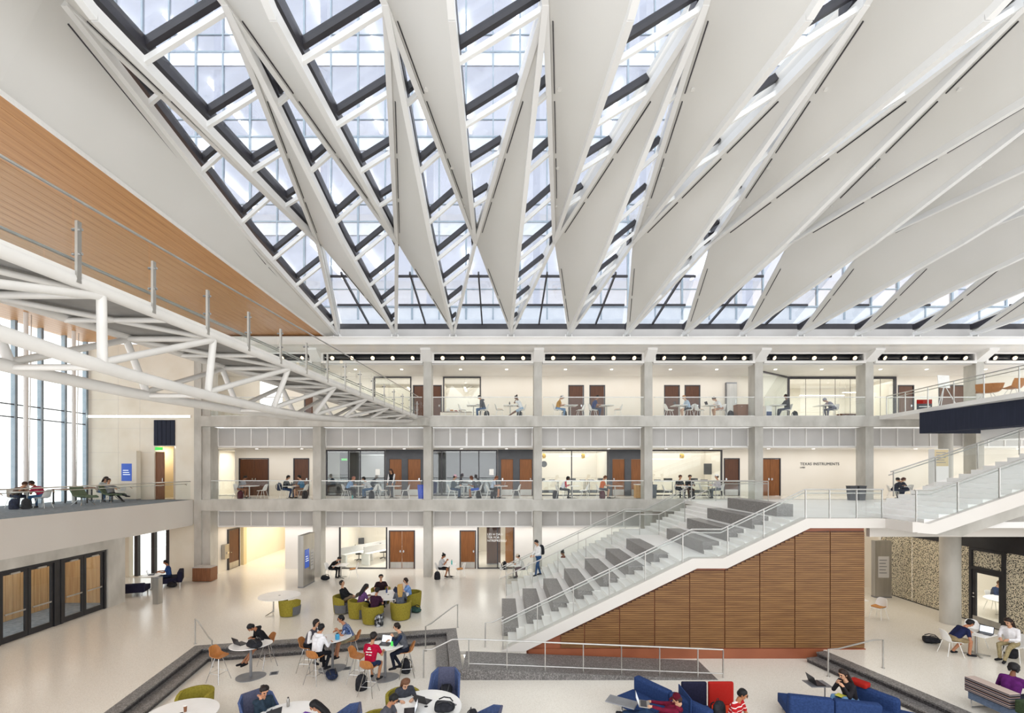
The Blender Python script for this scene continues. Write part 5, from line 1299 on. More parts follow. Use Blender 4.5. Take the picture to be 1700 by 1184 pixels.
prow(Z2, yb, 792, LF, 'man in a dark grey shirt and blue shorts leaning on his knees', GP2, top='4A4E58', bottom='2458C0', short=True, shorts=True, lean=26, pitch=8, skin='9B6B4F', hair='6A3F30')
prow(Z2, yb, 816, RT, 'man in a pale blue grey shirt with reddish hair at an open laptop', GP2, top='B8C2D3', bottom='2C2C30', short=True, shorts=True, lean=18, pitch=35, hair='7C4A2A', skin='C98E70')
prow(Z2, yb, 932, RT, 'person in a white shirt with red sleeves leaning over a table', GP2, top='E4E4E8', sleeve='C4182C', bottom='33363D', lean=30, pitch=15, skin='6A4634', hair='151416')
prow(Z2, yb, 998, RT, 'man in a bright orange shirt and grey shorts on the middle storey', GP2, top='D2641E', bottom='4A505A', short=True, shorts=True, lean=14, pitch=30, hair='6B4028')
prow(Z2, 26.9, 1126, 12, 'left of two dark haired men in black behind the staircase rail', GP2, top='24262B', bottom='27303F', short=True, lean=14, pitch=12, hair='4A2A20')
prow(Z2, 26.9, 1144, -8, 'right of two dark haired men in black behind the staircase rail', GP2, top='202226', bottom='5A4336', lean=12, pitch=12, hair='2A1C18')
prow(Z2, 26.5, 1193, LF, 'man in a pale pink shirt wearing a white cap behind the stairs', GP2, top='CFC3CC', bottom='6B7076', cap='F0EEEC', lean=6, pitch=10)
prow(Z2, 25.6, 1483, 62, 'left navy clothed figure bent over a table by the upper flight', GP2, top='22283A', bottom='2A3148', lean=35, pitch=20, hair='5A2E24')
prow(Z2, 25.9, 1504, LF, 'right navy clothed figure bent over a table by the upper flight', GP2, top='2A3148', bottom='26304A', lean=35, pitch=30, hair='1C1A1C')
for px, dy, rz, c, lab in ((399, -.25, 10, 'maroon', 'maroon backpack on the floor of the leftmost bay'), (506, -.25, -15, 'black', 'dark backpack beside the chair of the blue shirt'), (464, 0.05, 80, 'navy', 'navy backpack hung behind the black jacket'), (617, -.3, 30, 'black', 'black backpack under the striped shirt'), (795, .1, 20, 'black', 'black backpack under the dark grey shirt'),
                          (819, -.1, 0, 'black', 'black backpack under the chair of the pale shirt'), (922, -.1, 5, 'black', 'black backpack behind the red and white shirt'), (1000, -.2, -10, 'maroon', 'maroon backpack under the chair of the orange shirt'), (1150, -.6, 60, 'black', 'black bag on the floor before the men in black')):
    place(backpack, lab, at(px, yb + dy, Z2 + (.0 if px != 464 else .45)), rz, 'bags on the upper storeys', col=c)
place(laptop, 'laptop before the dark grey shirt on the middle storey', at(773, yb, Z2 + .73), -90, 'laptops upstairs', scr='screen_white')
place(laptop, 'laptop before the pale shirt and two orange doors', at(834, yb, Z2 + .73), -90, 'laptops upstairs', scr='screen_white')
place(laptop, 'laptop in front of the black jacket, leftmost bay', at(483, yb, Z2 + .73), -90, 'laptops upstairs', scr='screen_white')
place(bottle, 'dark bottle on the table of the black jacket', at(484, 26.35, Z2 + .73), 0, None, col='black')
place(bottle, 'teal bottle on the floor beside the pale blue shirt', at(585, 26.2, Z2), 0, None, col='teal')
def waste_bin(label, m='bin_blue'):
    t = thing('waste_bin', label, 'bin')
    MB().shell([[(sx * (w_ + .0), sy * (w_ * .8), z) for sx, sy in ((-1, -1), (1, -1), (1, 1), (-1, 1), (-1, -1))] for w_, z in ((.15, 0), (.20, .78))], .015).build('body', m, t)
    MB().box(-.15, -.12, 0.0, .15, .12, .02).build('bottom', m, t)
    MB().tube([(sx * .205, sy * .165, .78) for sx, sy in ((-1, -1), (1, -1), (1, 1), (-1, 1))], .012, 6, True).build('rim', m, t)
    return t
place(waste_bin, 'bright blue waste bin beside the third column, middle storey', at(699.5, 26.4, Z2), 0, None)
place(waste_bin, 'grey waste bin beside the fifth column, middle storey', at(1084, 26.9, Z2), 0, None, m='bin_grey')
place(cabinet, 'light wood cabinet beside the fifth column on the middle storey', at(1060, 26.6, Z2), 0, None, w=.42, h=.82, d=.45, m='vestibule_wood', top='table_white', nd=1)
for px, lab in ((1414, 'left dark glass recycling bin behind the landing rail'), (1429, 'right dark glass recycling bin behind the landing rail')): place(waste_bin, lab, at(px, 25.0, Z2), 0, 'recycling bins on the landing', m='charcoal')
# lab contents seen through the glass
lab_t = None
for (px, y, z, lab) in ((907, 30.2, Z2, 'lab bench with instruments behind the glass, left of the black mullion'), (958, 30.2, Z2, 'lab bench behind the glass right of the black mullion'), (990, 30.3, Z2, 'lab bench beside the charcoal door panel'), (1100, 30.3, Z2, 'lab bench behind the two men in black'), (1160, 30.3, Z2, 'lab bench under the tilted screen'),
                        (556, 30.3, Z2, 'lab bench behind the first dark lab glass'), (612, 30.3, Z2, 'lab bench before the grey lab curtain'), (745, 30.3, Z2, 'lab bench behind the pink cap'), (798, 30.3, Z2, 'lab bench behind the dark grey shirt')):
    if lab_t is None:
        lab_t = thing('lab_bench', lab, 'bench', at(px, y, z), 0, 'lab benches')
        MB().box(-.8, -.35, .86, .8, .35, .9).build('worktop', 'table_white', lab_t)
        for sx in (-1, 1):
            for sy in (-1, 1): MB().box(sx * .76 - .02, sy * .3 - .02, 0, sx * .76 + .02, sy * .3 + .02, .86).build('leg', 'base_grey', lab_t)
        MB().box(-.55, -.1, .9, -.1, .25, 1.08).build('instrument', 'black', lab_t); MB().box(.2, -.1, .9, .55, .2, 1.0).build('instrument', 'base_grey', lab_t); MB().box(-.6, -.2, .12, .6, .2, .3).build('shelf', 'charcoal', lab_t)
    else: dup(lab_t, lab, at(px, y, z), R(random.choice((0, 180))), 'lab benches')
for (px, y, z, lab) in ((903, 30, 7.0, 'yellow hanging reel at the left of the bright lab'), (968, 30, 7.0, 'yellow hanging reel in the middle of the bright lab'), (1132, 30, 7.0, 'yellow and black hanging reel above the men in black')):
    t = thing('cable_reel', lab, 'reel', at(px, y, z), 0, 'hanging cable reels')
    MB().tube([(-.09, 0, -.12), (.09, 0, -.12)], [.17, .15], 14).build('drum', 'reel_yellow' if 'reel_yellow' in M else mat('reel_yellow', 'E3B41E', .5).name, t, True); MB().tube([(-.11, 0, -.12), (.12, 0, -.12)], .06, 10).build('hub', 'black', t); MB().tube([(0, 0, 0), (0, 0, .26)], .012, 6).build('hanger', 'steel', t)
t = thing('wall_clock', 'round dark wall clock inside the bright lab', 'clock', at(903, 29.9, 6.35)); MB().tube([(0, -.04, 0), (0, 0, 0)], .20, 20).build('case', 'black', t); MB().tube([(0, -.045, 0), (0, -.04, 0)], .15, 20).build('dial', 'charcoal', t)
t = thing('wall_screen', 'dark tilted wall screen inside the bright lab', 'screen', at(1180, 31.5, 5.95), R(-14)); MB().box(-.45, -.05, -.3, .45, 0, .45).build('panel', 'charcoal', t); MB().box(.1, 0, 0, .5, .25, .1).build('arm', 'base_grey', t)
t = thing('exit_sign', 'small green exit sign inside the first dark lab', 'sign', at(571.5, 30.2, Z2 + 2.32)); MB().box(-.18, -.02, -.07, .18, .02, .07).build('housing', 'exit_green', t)
for px0, px1, lab in ((541, 562, 'pale lab wall panel'), (578, 582, 'white lab post')): pass
t = thing('lab_screen', 'white projection screen with pale blocks inside the first lab', 'screen', at(620, 31.5, Z2 + 1.1)); MB().box(-.9, -.03, 0, .9, 0, 1.5).build('panel', 'panel_grey', t); MB().box(-.95, -.06, 1.5, .95, .02, 1.6).build('case', 'white', t)
t = thing('lab_board', 'pale board at the left of the first lab', 'board', at(553, 31.0, Z2 + .9)); MB().box(-.45, -.03, 0, .45, 0, 1.9).build('panel', 'cream', t); MB().box(-.47, -.04, -.04, .47, .01, 0).build('ledge', 'steel', t)
for k, px in enumerate((627, 816)):
    t = thing('notice', 'white sheet on the lab glass, %s of two' % ('left', 'right')[k], 'notice', at(px, 29.019, Z2 + 1.5)); MB().box(-.14, -.004, -.19, .14, 0, .19).build('sheet', 'paper', t)

for (px0, px1, m_, lab) in ((808, 831, 'door_wood_dark', 'dark wooden panel behind the lettered glass'), (839, 853, 'stool_wood', 'orange wooden panel behind the lettered glass')):
    t = thing('wood_screen', lab, 'panel', at((px0 + px1) / 2, 29.0, 0)); hw_ = (XS(px1, 29) - XS(px0, 29)) / 2
    MB().box(-hw_, -.03, .05, hw_, .03, 2.6).build('panel', m_, t); MB().box(-hw_, -.05, 0, hw_, .05, .05).build('foot', 'base_grey', t)
# angled glass wall at the left end of the glass room on the top storey
nwin += 1; w_ = struct('window_%d' % nwin); p0, p1 = (XS(1262, 27.3), 27.3), (XS(1306, Y2), Y2 - .03)
MB().slab([(p0[0], p0[1], Z3), (p1[0], p1[1], Z3), (p1[0], p1[1], T3 - .1), (p0[0], p0[1], T3 - .1)], (0.012, 0.01, 0)).build('pane', 'glass', w_); MB().bar((p0[0], p0[1], T3 - .05), (p1[0], p1[1], T3 - .05), .06, .10).build('head', 'mullion', w_)
# writing on the walls
def text(name, label, body, loc, size, m, rot=(90, 0, 0), cat='sign', sp=1.0, al='LEFT', ext=.004):
    c = bpy.data.curves.new(name, 'FONT'); c.body = body; c.size = size; c.extrude = ext; c.space_character = sp; c.align_x = al
    o = bpy.data.objects.new('tmp', c); COL.objects.link(o)
    me = bpy.data.meshes.new_from_object(o.evaluated_get(DG())); bpy.data.objects.remove(o)
    me.materials.clear(); me.materials.append(M[m]); t = obj(name, me); t.location = loc; t.rotation_euler = tuple(R(v) for v in rot)
    if label: tag(t, label, cat)
    return t
text('wall_lettering', 'dark capital lettering on the beige wall right of the brown double door', 'TEXAS INSTRUMENTS\n', (XS(1328, Y2), Y2 - .02, ZS(772.5, Y2)), .245, 'charcoal', sp=1.05)
text('wall_lettering', 'small second line of the dark wall lettering, reading LABS', 'LABS', (XS(1328, Y2), Y2 - .02, ZS(777.5, Y2)), .14, 'charcoal', sp=1.05)
text('glass_lettering', 'pale lettering on the dark glass right of the single brown door', 'LES H DAN\nTER FOR\nNTREPRENEU', (XS(809, Y1), Y1 - .02, ZS(889, Y1)), .19, 'table_white', sp=1.0)
# stair end kiosk and small fittings
def totem(label, loc, rz, w, h, d, m='steel', scr=None, panel=None):
    t = thing('totem', label, 'totem', loc, R(rz))
    MB().box(-w / 2, -d / 2, 0, w / 2, d / 2, h).build('body', m, t)
    MB().box(-w / 2 - .006, -d / 2 - .006, 0, w / 2 + .006, d / 2 + .006, .06).build('plinth', 'base_grey', t)
    if scr:
        x, z, sw, sh = scr
        s = MB().box(x - sw / 2, -d / 2 - .012, z, x + sw / 2, -d / 2 - .001, z + sh).build('screen', 'screen_blue', t)
        for k in range(3): MB().box(x - sw * .35, -d / 2 - .014, z + sh * (.35 + .12 * k), x + sw * (.35 - .08 * k), -d / 2 - .012, z + sh * (.39 + .12 * k)).build('text_line', 'screen_white', s)
    if panel:
        x, z, sw, sh, pm = panel
        s = MB().box(x - sw / 2, -d / 2 - .008, z, x + sw / 2, -d / 2 - .001, z + sh).build('notice', pm, t)
        for k in range(5): MB().box(x - sw * .4, -d / 2 - .010, z + sh * (.2 + .15 * k), x + sw * (.3 - .1 * (k % 2)), -d / 2 - .008, z + sh * (.24 + .15 * k)).build('text_line', 'base_grey', s)
    return t
totem('tall steel information totem with a blue screen on the ground floor, left', (-10.1, 23.9, 0), 88, 1.3, 2.66, .28, scr=(-.25, .95, .48, .95), panel=(.35, .75, .38, 1.05, 'panel_grey'))
totem('pale totem with a blue screen by the end wall of the left balcony', (XS(217, 25.2), 25.2, Z2), 0, .86, 2.7, .3, m='concrete_warm', scr=(-.1, 1.05, .56, .95))
totem('steel floor directory panel standing beside the wooden stair wall', (18.0, 21.6, 0), -2, .75, 2.68, .24, panel=(.0, .95, .5, 1.0, 'panel_grey'))
totem('white and cream floor directory panel behind the upper flight', (XS(1558, 22.3), 22.3, Z2), 0, .70, 2.68, .3, m='white', panel=(.0, 1.85, .66, .8, 'cream_deep'))
t = thing('fountain', 'steel wall fountain box beside the brown door of the ground corridor', 'fountain', (-16.12, 26.95, .75)); MB().box(-.15, -.22, 0, .06, .22, .85).build('body', 'steel', t, bevel=.01); MB().box(.06, -.1, .3, .14, .1, .4).build('spout_box', 'chrome', t)
# lab furniture on the ground floor behind the window
for k, (x, y, lab) in enumerate(((-8.6, 30.2, 'left long white lab desk behind the ground window'), (-7.3, 30.6, 'right long white lab desk behind the ground window'))):
    t = thing('lab_desk', lab, 'desk', (x, y, 0), R(-32), 'lab desks behind the ground window')
    MB().box(-.38, -2.3, .72, .38, 2.3, .76).build('worktop', 'table_white', t); MB().box(-.03, -2.3, .76, .03, 2.3, 1.15).build('divider', 'panel_grey', t)
    for q in range(3): MB().box(-.34, -2.2 + 2.1 * q, 0, .34, -2.1 + 2.1 * q, .72).build('leg_panel', 'table_white', t)
def office_chair(label):
    t = thing('office_chair', label, 'chair')
    MB().box(-.23, -.23, .44, .23, .22, .52).build('seat', 'black', t, bevel=.03); MB().box(-.21, .2, .6, .21, .26, 1.05).build('backrest', 'black', t, bevel=.03)
    MB().tube([(0, 0, .1), (0, 0, .44)], .03, 8).tube([(0, .2, .48), (0, .26, .7)], .02, 6).build('column', 'base_grey', t)
    b = MB()
    for a in range(5): b.bar((0, 0, .11), (.3 * math.cos(a * 1.2566), .3 * math.sin(a * 1.2566), .05), .045, .03)
    b.build('base', 'black', t); return t
for k, (px, py, lab) in enumerate(((601, 918, 'black office chair behind the ground window, middle'), (616, 912, 'black office chair behind the ground window, farthest'), (596, 931, 'black office chair behind the ground window, nearest left'), (637, 928, 'black office chair at the right edge of the ground window'), (566, 927, 'black office chair at the left edge of the ground window'))):
    place(office_chair, lab, PZ(px, py, 0), (30, 200, 110, 90, -60)[k], 'office chairs in the ground lab')
# ================================================================== GROUND FLOOR
gy = 25.45
BS, GC = 'brown bar stools in the pit', 'white chairs on the ground floor'
def gp(label, loc, rz, **k):
    p = person(label, loc, rz, **k); p['group'] = GPG; return p
# tables along the facade
place(small_table, 'white table before the glazed lab, with the man in black', at(566, gy, 0), 0, 'small tables on the ground floor', top='table_white')
place(shell_chair, 'white chair under the bent man in black at the glazed lab', at(547, gy, 0), 80, GC, pad=False)
place(shell_chair, 'empty white chair with tan pad before the glazed lab', at(587, gy, 0), -75, GC, pad=True)
gp('man all in black bent over a table before the glazed lab', at(549, gy, 0), 85, top='1D1D20', bottom='222328', short=True, lean=40, pitch=30, skin='C79A7E', hair='141416', vox=.024)
place(backpack, 'dark bag lying on the floor beside the man in black', at(540, 24.9, 0), 70, 'bags on the ground floor', col='black', lie=True)
place(small_table, 'white table with a teal bottle beside the fourth column', at(746, gy, 0), 0, 'small tables on the ground floor', top='table_white')
place(shell_chair, 'white chair under the woman in grey beside the column', at(730, gy, 0), 85, GC, pad=False)
place(shell_chair, 'empty white chair with tan pad before the single brown door', at(765, gy, 0), -70, GC, pad=True)
gp('woman in a pale grey shirt and dark shorts looking at her phone', at(731, gy, 0), 85, top='C6C8CC', bottom='2A2A2E', short=True, shorts=True, lean=10, pitch=30, hs='bun', hair='141416', skin='A9714F', hands=[(.05, .36, .98), (-.08, .38, .96)], feet=[(.1, .5, .09), (-.05, .30, .12)], vox=.022)
place(backpack, 'black backpack standing at the foot of the fourth column', at(726, 25.0, 0), 0, 'bags on the ground floor', col='black')
place(bottle, 'teal bottle on the white table beside the column', at(750, gy, .73), 0, None, col='teal', h=.27)
place(small_table, 'white table behind the foot of the stair rail', at(852, gy, 0), 0, 'small tables on the ground floor', top='table_white')
place(shell_chair, 'white chair holding a black bag behind the foot of the stair', at(836, gy, 0), 85, GC, pad=False)
place(shell_chair, 'white chair under the person in the pale cap', at(871, gy, 0), -85, GC, pad=False)
place(backpack, 'black backpack on the white chair behind the stair foot', at(838, gy, .46), 85, 'bags on the ground floor', col='black')
gp('person in a white jacket and pale cap seated behind the stair rail', at(869, gy, 0), -85, top='E9E8E6', bottom='7A6468', lean=22, pitch=20, cap='D8CDBB', vox=.024)
p = gp('man in a white shirt and jeans with a black backpack walking up the stairs', (1.86, 22.1, .896), -62, stand=True, top='ECEBEA', bottom='2F527F', lean=4, pitch=28, hair='17171A', hands=[(.12, .30, 1.02), (-.10, .32, 1.00)], feet=[(.09, .22, .085), (-.09, -.16, .085)], vox=.02)
place(backpack, 'black backpack worn by the man walking up the stairs', (2.02, 22.16, 1.92), 118, 'bags on the ground floor', col='black')
gp('dark haired person half hidden behind the white stairs', (XS(939, 24.3), 24.3, 0), -60, stand=True, top='8A4A3A', bottom='2A2A30', hair='1A1818', hs='bun', skin='A9714F', vox=.026)

# oval tables with olive tub chairs
TC = 'olive tub chairs'
place(oval_table, 'empty white oval table with one olive chair, by the totem', PZ(464, 1018, 0), 8, 'white oval tables', rx=.82, ry=.80)
place(tub_chair, 'single olive tub chair at the empty oval table', PZ(481, 1021, 0), 160, TC)
place(oval_table, 'white oval table crowded by six people in olive chairs', (-4.72, 19.35, 0), 0, 'white oval tables', rx=.86, ry=.80)
six = [((-6.62, 19.35), 80, 'olive tub chair of the man in black with a laptop on his lap'), ((-5.78, 18.72), 140, 'olive tub chair of the purple shirt, back to the viewer'), ((-5.02, 18.05), 172, 'olive tub chair nearest the viewer, with the black and white bag behind'),
       ((-4.02, 18.55), 200, 'olive tub chair of the blonde girl at the oval table'), ((-5.35, 20.55), 20, 'olive tub chair of the man in the dark shirt, far side'), ((-3.85, 19.95), -75, 'olive tub chair of the woman in light blue, right end')]
for loc, rz, lab in six: place(tub_chair, lab, loc, rz, TC)
SH = dict(seat=.42, vox=.018)
gp('man in a black jumper leaning back with a laptop on his lap', (-6.55, 19.36, 0), 80, top='222327', bottom='7A6B58', lean=-14, pitch=-2, hair='1C1A1A', skin='C99B7C', hands=[(.12, .30, .70), (-.12, .34, .74)], feet=[(.1, .62, .09), (-.05, .50, .35)], **SH)
place(laptop, 'open laptop on the lap of the man in the black jumper', (-6.20, 19.40, .60), -100, 'laptops in the hall', scr='screen_white', body='steel')
gp('woman with long black hair in a purple shirt at the oval table', (-5.74, 18.78, 0), 132, top='6E4C7E', bottom='2A2C38', hs='long', hair='141216', short=True, lean=18, pitch=22, skin='8A5A42', **SH)
gp('person in a dark purple top seen from behind at the oval table', (-4.98, 18.12, 0), 168, top='3A1E34', bottom='23232A', hair='17161A', short=True, lean=18, pitch=22, skin='B98468', **SH)
gp('girl with a blonde ponytail in a grey jacket at the oval table', (-4.06, 18.62, 0), 195, top='5E626C', bottom='34363F', hs='long', hair='C09A58', lean=16, pitch=20, skin='D4A98C', **SH)
gp('man with glasses in a dark maroon shirt facing the viewer', (-5.32, 20.46, 0), 16, top='2A1B20', bottom='23232A', short=True, lean=2, pitch=6, hair='17161A', glasses=True, hands=[(.26, .40, .77), (-.24, .40, .77)], **SH)
gp('woman with glasses in a light blue shirt at the right of the oval table', (-3.93, 19.90, 0), -70, top='7FA3DA', bottom='3A2A2A', short=True, lean=10, pitch=12, hs='bob', hair='2C1E1A', glasses=True, skin='CF9F80', hands=[(.1, .32, 1.02), (-.16, .40, .77)], **SH)
place(backpack, 'black and white backpack leaning on the nearest olive chair', (-4.66, 17.62, 0), 190, 'bags on the ground floor', col='blackwhite')
place(backpack, 'dark green bag lying right of the blonde girl\'s chair', PZ(690, 1017, 0), 60, 'bags on the ground floor', col='green', lie=True)
place(backpack, 'navy bag lying on the crowded oval table', (-4.35, 19.55, .745), 30, 'bags on the ground floor', col='navy', lie=True)
for k, (dx, dy, lab) in enumerate(((-.45, -.1, 'open notebook at the left of the crowded oval table'), (-.1, .15, 'blue notes in the middle of the crowded oval table'), (.1, -.45, 'white notes at the front of the crowded oval table'))):
    place(paper, lab, (-4.72 + dx, 19.35 + dy, .745), (20, -30, 60)[k], 'papers on the tables', n=2)
place(bottle, 'clear blue bottle on the crowded oval table', (-4.85, 19.6, .745), 0, None, col='lounge_blue', h=.22)

# ---- pit: high tables and bar stools
ZP = -.30
def pit(px, py): return PZ(px, py, ZP)
HT = 'high tables in the pit'
place(high_table, 'high table with a laptop and dark bag, leftmost in the pit', (-7.62, 14.0, ZP), 20, HT)
place(high_table, 'high table with a blue cup, shared by three people', (-5.32, 14.55, ZP), 30, HT)
place(high_table, 'high table with an open laptop beside the red shirt', (-3.50, 13.95, ZP), 10, HT)
ST = [((-8.45, 13.75), 75, 'empty brown bar stool left of the leftmost high table'), ((-7.50, 14.75), -40, 'bar stool under the man in the black hooded jumper'), ((-6.10, 14.45), 85, 'bar stool under the person in the grey padded vest'),
      ((-5.52, 13.65), 165, 'bar stool under the white hooded jumper, back to the viewer'), ((-4.82, 15.05), -70, 'bar stool under the man in the plaid shirt'), ((-4.28, 13.70), 80, 'empty brown bar stool left of the red shirt'), ((-3.72, 12.95), 170, 'bar stool under the red shirt, nearest the viewer'), ((-2.86, 14.10), -80, 'bar stool under the man in navy and grey')]
for (x, y), rz, lab in ST: place(bar_stool, lab, (x, y, ZP), rz, BS)
HS = dict(seat=.755, vox=.016)
hh_ = lambda a, b, z=1.05: [(a[0], a[1], z), (b[0], b[1], z)]
gp('man in a black hooded jumper slumped over the leftmost high table', (-7.52, 14.72, ZP), -42, top='1E1F24', bottom='2A2B30', shorts=True, hood=True, lean=34, pitch=42, hair='15161A', skin='B07A5A', hands=[(.16, .40, 1.05), (-.08, .42, 1.05)], feet=[(.06, .62, .34), (-.08, .70, .30)], **HS)
gp('person in a grey padded vest and white sleeves at a high table', (-6.06, 14.45, ZP), 82, top='56535E', sleeve='E9E8EA', bottom='1E1F25', hs='bob', hair='241C1C', lean=22, pitch=5, glasses=True, hands=[(.1, .46, 1.06), (-.16, .40, 1.06)], feet=[(.08, .40, .33), (-.1, .28, .33)], **HS)
gp('person in a white hooded jumper with a red collar, seen from behind', (-5.50, 13.72, ZP), 160, top='E6E6EA', bottom='1E1F25', hood=True, hair='15161A', lean=14, pitch=12, skin='C99270', hands=[(.22, .30, 1.32), (-.16, .42, 1.06)], feet=[(.08, .40, .33), (-.1, .28, .33)], **HS)
gp('man in a blue plaid shirt and khaki shorts leaning on a high table', (-4.86, 15.03, ZP), -68, top='plaid_blue', bottom='9A9074', shorts=True, short=True, hair='15161A', skin='B98060', lean=28, pitch=2, glasses=True, hands=[(.08, .44, 1.16), (-.18, .46, 1.06)], feet=[(.14, .46, .33), (-.10, .52, .30)], **HS)
crim = gp('man in a crimson t-shirt with white print and navy shorts, back to us', (-3.70, 13.02, ZP), 166, top='B01038', bottom='273352', shorts=True, short=True, hair='201A18', skin='B98462', lean=14, pitch=14, hands=[(.20, .42, 1.05), (-.18, .44, 1.05)], feet=[(.16, .40, .33), (-.08, .34, .30)], **HS)
gp('man in a navy jacket and grey shirt with a red phone at a high table', (-2.90, 14.10, ZP), -80, top='5C5F66', sleeve='23304A', bottom='1F2432', hair='241C18', skin='CF9F80', lean=20, pitch=8, hands=[(.06, .38, 1.24), (-.14, .48, 1.08)], feet=[(.10, .34, .33), (-.06, .16, .30)], **HS)
pr_ = MB()
for (x0, x1, u) in ((-.035, .03, .45), (-.06, .05, .41), (-.10, -.02, .335), (.0, .09, .33), (-.09, -.01, .26), (.02, .06, .265)):
    pr_.box(x0, .134 - .25 * u, .85 + u * .96, x1, .152 - .25 * u, .85 + u * .96 + .022)
pr_.build('shirt_print', 'paper', crim)
place(laptop, 'black laptop with a pale sticker on the leftmost high table', (-7.95, 14.05, ZP + 1.0), 150, 'laptops in the hall', scr='screen_white')
place(backpack, 'black bag lying on the leftmost high table', (-7.35, 13.72, ZP + 1.0), 60, 'bags on the pit floor', col='black', lie=True)
place(laptop, 'open laptop with a bright screen beside the red shirt', (-3.52, 14.0, ZP + 1.0), -10, 'laptops in the hall', scr='screen_white')
place(bottle, 'green bottle on the high table beside the laptop', (-3.28, 13.9, ZP + 1.0), 0, None, col='exit_green', h=.16)
place(bottle, 'light blue cup on the high table of the plaid shirt', (-5.12, 14.42, ZP + 1.0), 0, None, col='bag_blue' if 'bag_blue' in M else mat('bag_blue', '3FA0CF', .4).name, r=.07, h=.20)
place(backpack, 'navy backpack lying on the floor beside the white hooded jumper', pit(551, 1127), 30, 'bags on the pit floor', col='navy', lie=True)
place(backpack, 'black backpack standing on the floor under the red shirt\'s stool', pit(600, 1146), 20, 'bags on the pit floor', col='black')
place(backpack, 'black backpack under the stool of the man in navy', (-2.95, 14.3, ZP), -30, 'bags on the pit floor', col='black')
for px, py, lab in ((455, 1118, 'open floor socket hatch near the leftmost high table'), (576, 1110, 'grey floor socket plate behind the navy backpack')):
    t = thing('floor_socket', lab, 'socket', pit(px, py), .3); MB().box(-.12, -.12, 0, .12, .12, .006).build('plate', 'base_grey', t); MB().box(-.08, -.08, .006, .08, .08, .010).build('lid', 'charcoal', t)

# ---- front row of low tables
place(oval_table, 'white round table at the bottom left with a paper cup', (-7.35, 10.55, ZP), 0, 'white oval tables', rx=.78, ry=.72)
place(tub_chair, 'olive tub chair behind the bottom left round table', (-7.75, 11.62, ZP), -10, TC)
place(cup, 'brown paper cup on the bottom left round table', (-7.3, 10.62, ZP + .745), 0, None)
place(oval_table, 'white low table between two students at the bottom', (-4.75, 10.35, ZP), 0, 'white oval tables', rx=.82, ry=.78)
place(oval_table, 'white round table with laptops and a black bag at the bottom', (-1.75, 10.85, ZP), 0, 'white oval tables', rx=.84, ry=.84)
WC = 'blue wing chairs'
place(lounge_chair, 'blue wing chair around the woman in the dark teal jumper', (-5.72, 10.85, ZP), 48, WC)
place(lounge_chair, 'blue wing chair right of the girl with the red collar', (-3.55, 10.25, ZP), -70, WC)
place(lounge_chair, 'blue wing chair holding a black bag, facing the viewer', (-1.45, 12.05, ZP), 0, WC)
place(lounge_chair, 'blue wing chair at the right of the laptop table', (-.40, 10.3, ZP), -100, WC)
place(tub_chair, 'olive tub chair of the girl writing at the laptop table', (-2.45, 11.55, ZP), 20, TC)
LS = dict(seat=.42, vox=.015)
gp('woman in a dark teal jumper with hand at her neck, typing', (-5.62, 10.80, ZP), 45, top='2C3B49', bottom='23262E', hair='231B1A', hs='tail', skin='C68F70', lean=10, pitch=22, hands=[(.10, .30, .72), (-.06, .16, 1.02)], **LS)
place(laptop, 'black laptop with stickers before the dark teal jumper', (-5.22, 10.45, ZP + .74), -135, 'laptops in the hall', scr='screen_white')
place(bottle, 'clear bottle with dark cap beside the stickered laptop', (-5.02, 10.85, ZP + .745), 0, None, col='steel', h=.22)
gp('girl with long black hair in a navy jacket reaching to a purple folder', (-3.75, 10.22, ZP), -78, top='1F2430', bottom='2A2C38', hair='121114', hs='long', skin='B98468', lean=26, pitch=28, hands=[(.05, .50, .77), (-.20, .52, .77)], hood=False, **LS)
mat('purple', '5B1F9A', .5); mat('yellow_paper', 'E2DE5A', .7)
place(paper, 'purple folder on the low table under the girl\'s arm', (-4.42, 10.48, ZP + .745), 70, 'papers on the tables', n=1, col='purple')
place(paper, 'yellow notebook beside the purple folder', (-4.30, 10.20, ZP + .745), 80, 'papers on the tables', n=1, col='yellow_paper')
gp('girl with long brown hair in a dark grey jacket writing in an olive chair', (-2.42, 11.48, ZP), 22, top='3F424B', bottom='2A2C34', hair='6E4A34', hs='long', skin='D4A98C', lean=22, pitch=32, **LS)
gp('man in a grey t-shirt writing in a notebook at the laptop table', (-2.72, 10.45, ZP), 78, top='55565E', bottom='26282E', hair='141416', short=True, skin='B07D5E', lean=22, pitch=26, glasses=True, hands=[(.05, .48, .78), (-.18, .44, .77)], **LS)
place(tub_chair, 'olive tub chair of the man in the grey t-shirt', (-2.78, 10.42, ZP), 78, TC)
place(paper, 'white notepad under the hand of the man in grey', (-2.25, 10.95, ZP + .745), 20, 'papers on the tables', n=2)
place(paper, 'loose sheets beside the bag on the laptop table', (-1.55, 11.35, ZP + .745), -30, 'papers on the tables', n=2)
place(laptop, 'black laptop facing the girl with the olive chair', (-1.85, 11.10, ZP + .745), 155, 'laptops in the hall', scr='screen_white')
place(laptop, 'dark laptop in front of the man in the grey t-shirt', (-2.10, 10.60, ZP + .745), -80, 'laptops in the hall', scr='screen_white')
place(backpack, 'bulky black bag lying on the laptop table', (-1.30, 10.62, ZP + .745), 85, 'bags on the pit floor', col='black', lie=True)
place(backpack, 'black backpack on the seat of the empty blue wing chair', (-1.42, 12.0, ZP + .43), 0, 'bags on the pit floor', col='black', lie=True)
place(backpack, 'black backpack hanging over the right edge of the laptop table', (-.62, 10.45, ZP + .43), 70, 'bags on the pit floor', col='black')
place(cup, 'small black cup on the laptop table', (-1.72, 10.25, ZP + .745), 0, None, col='black', h=.11)

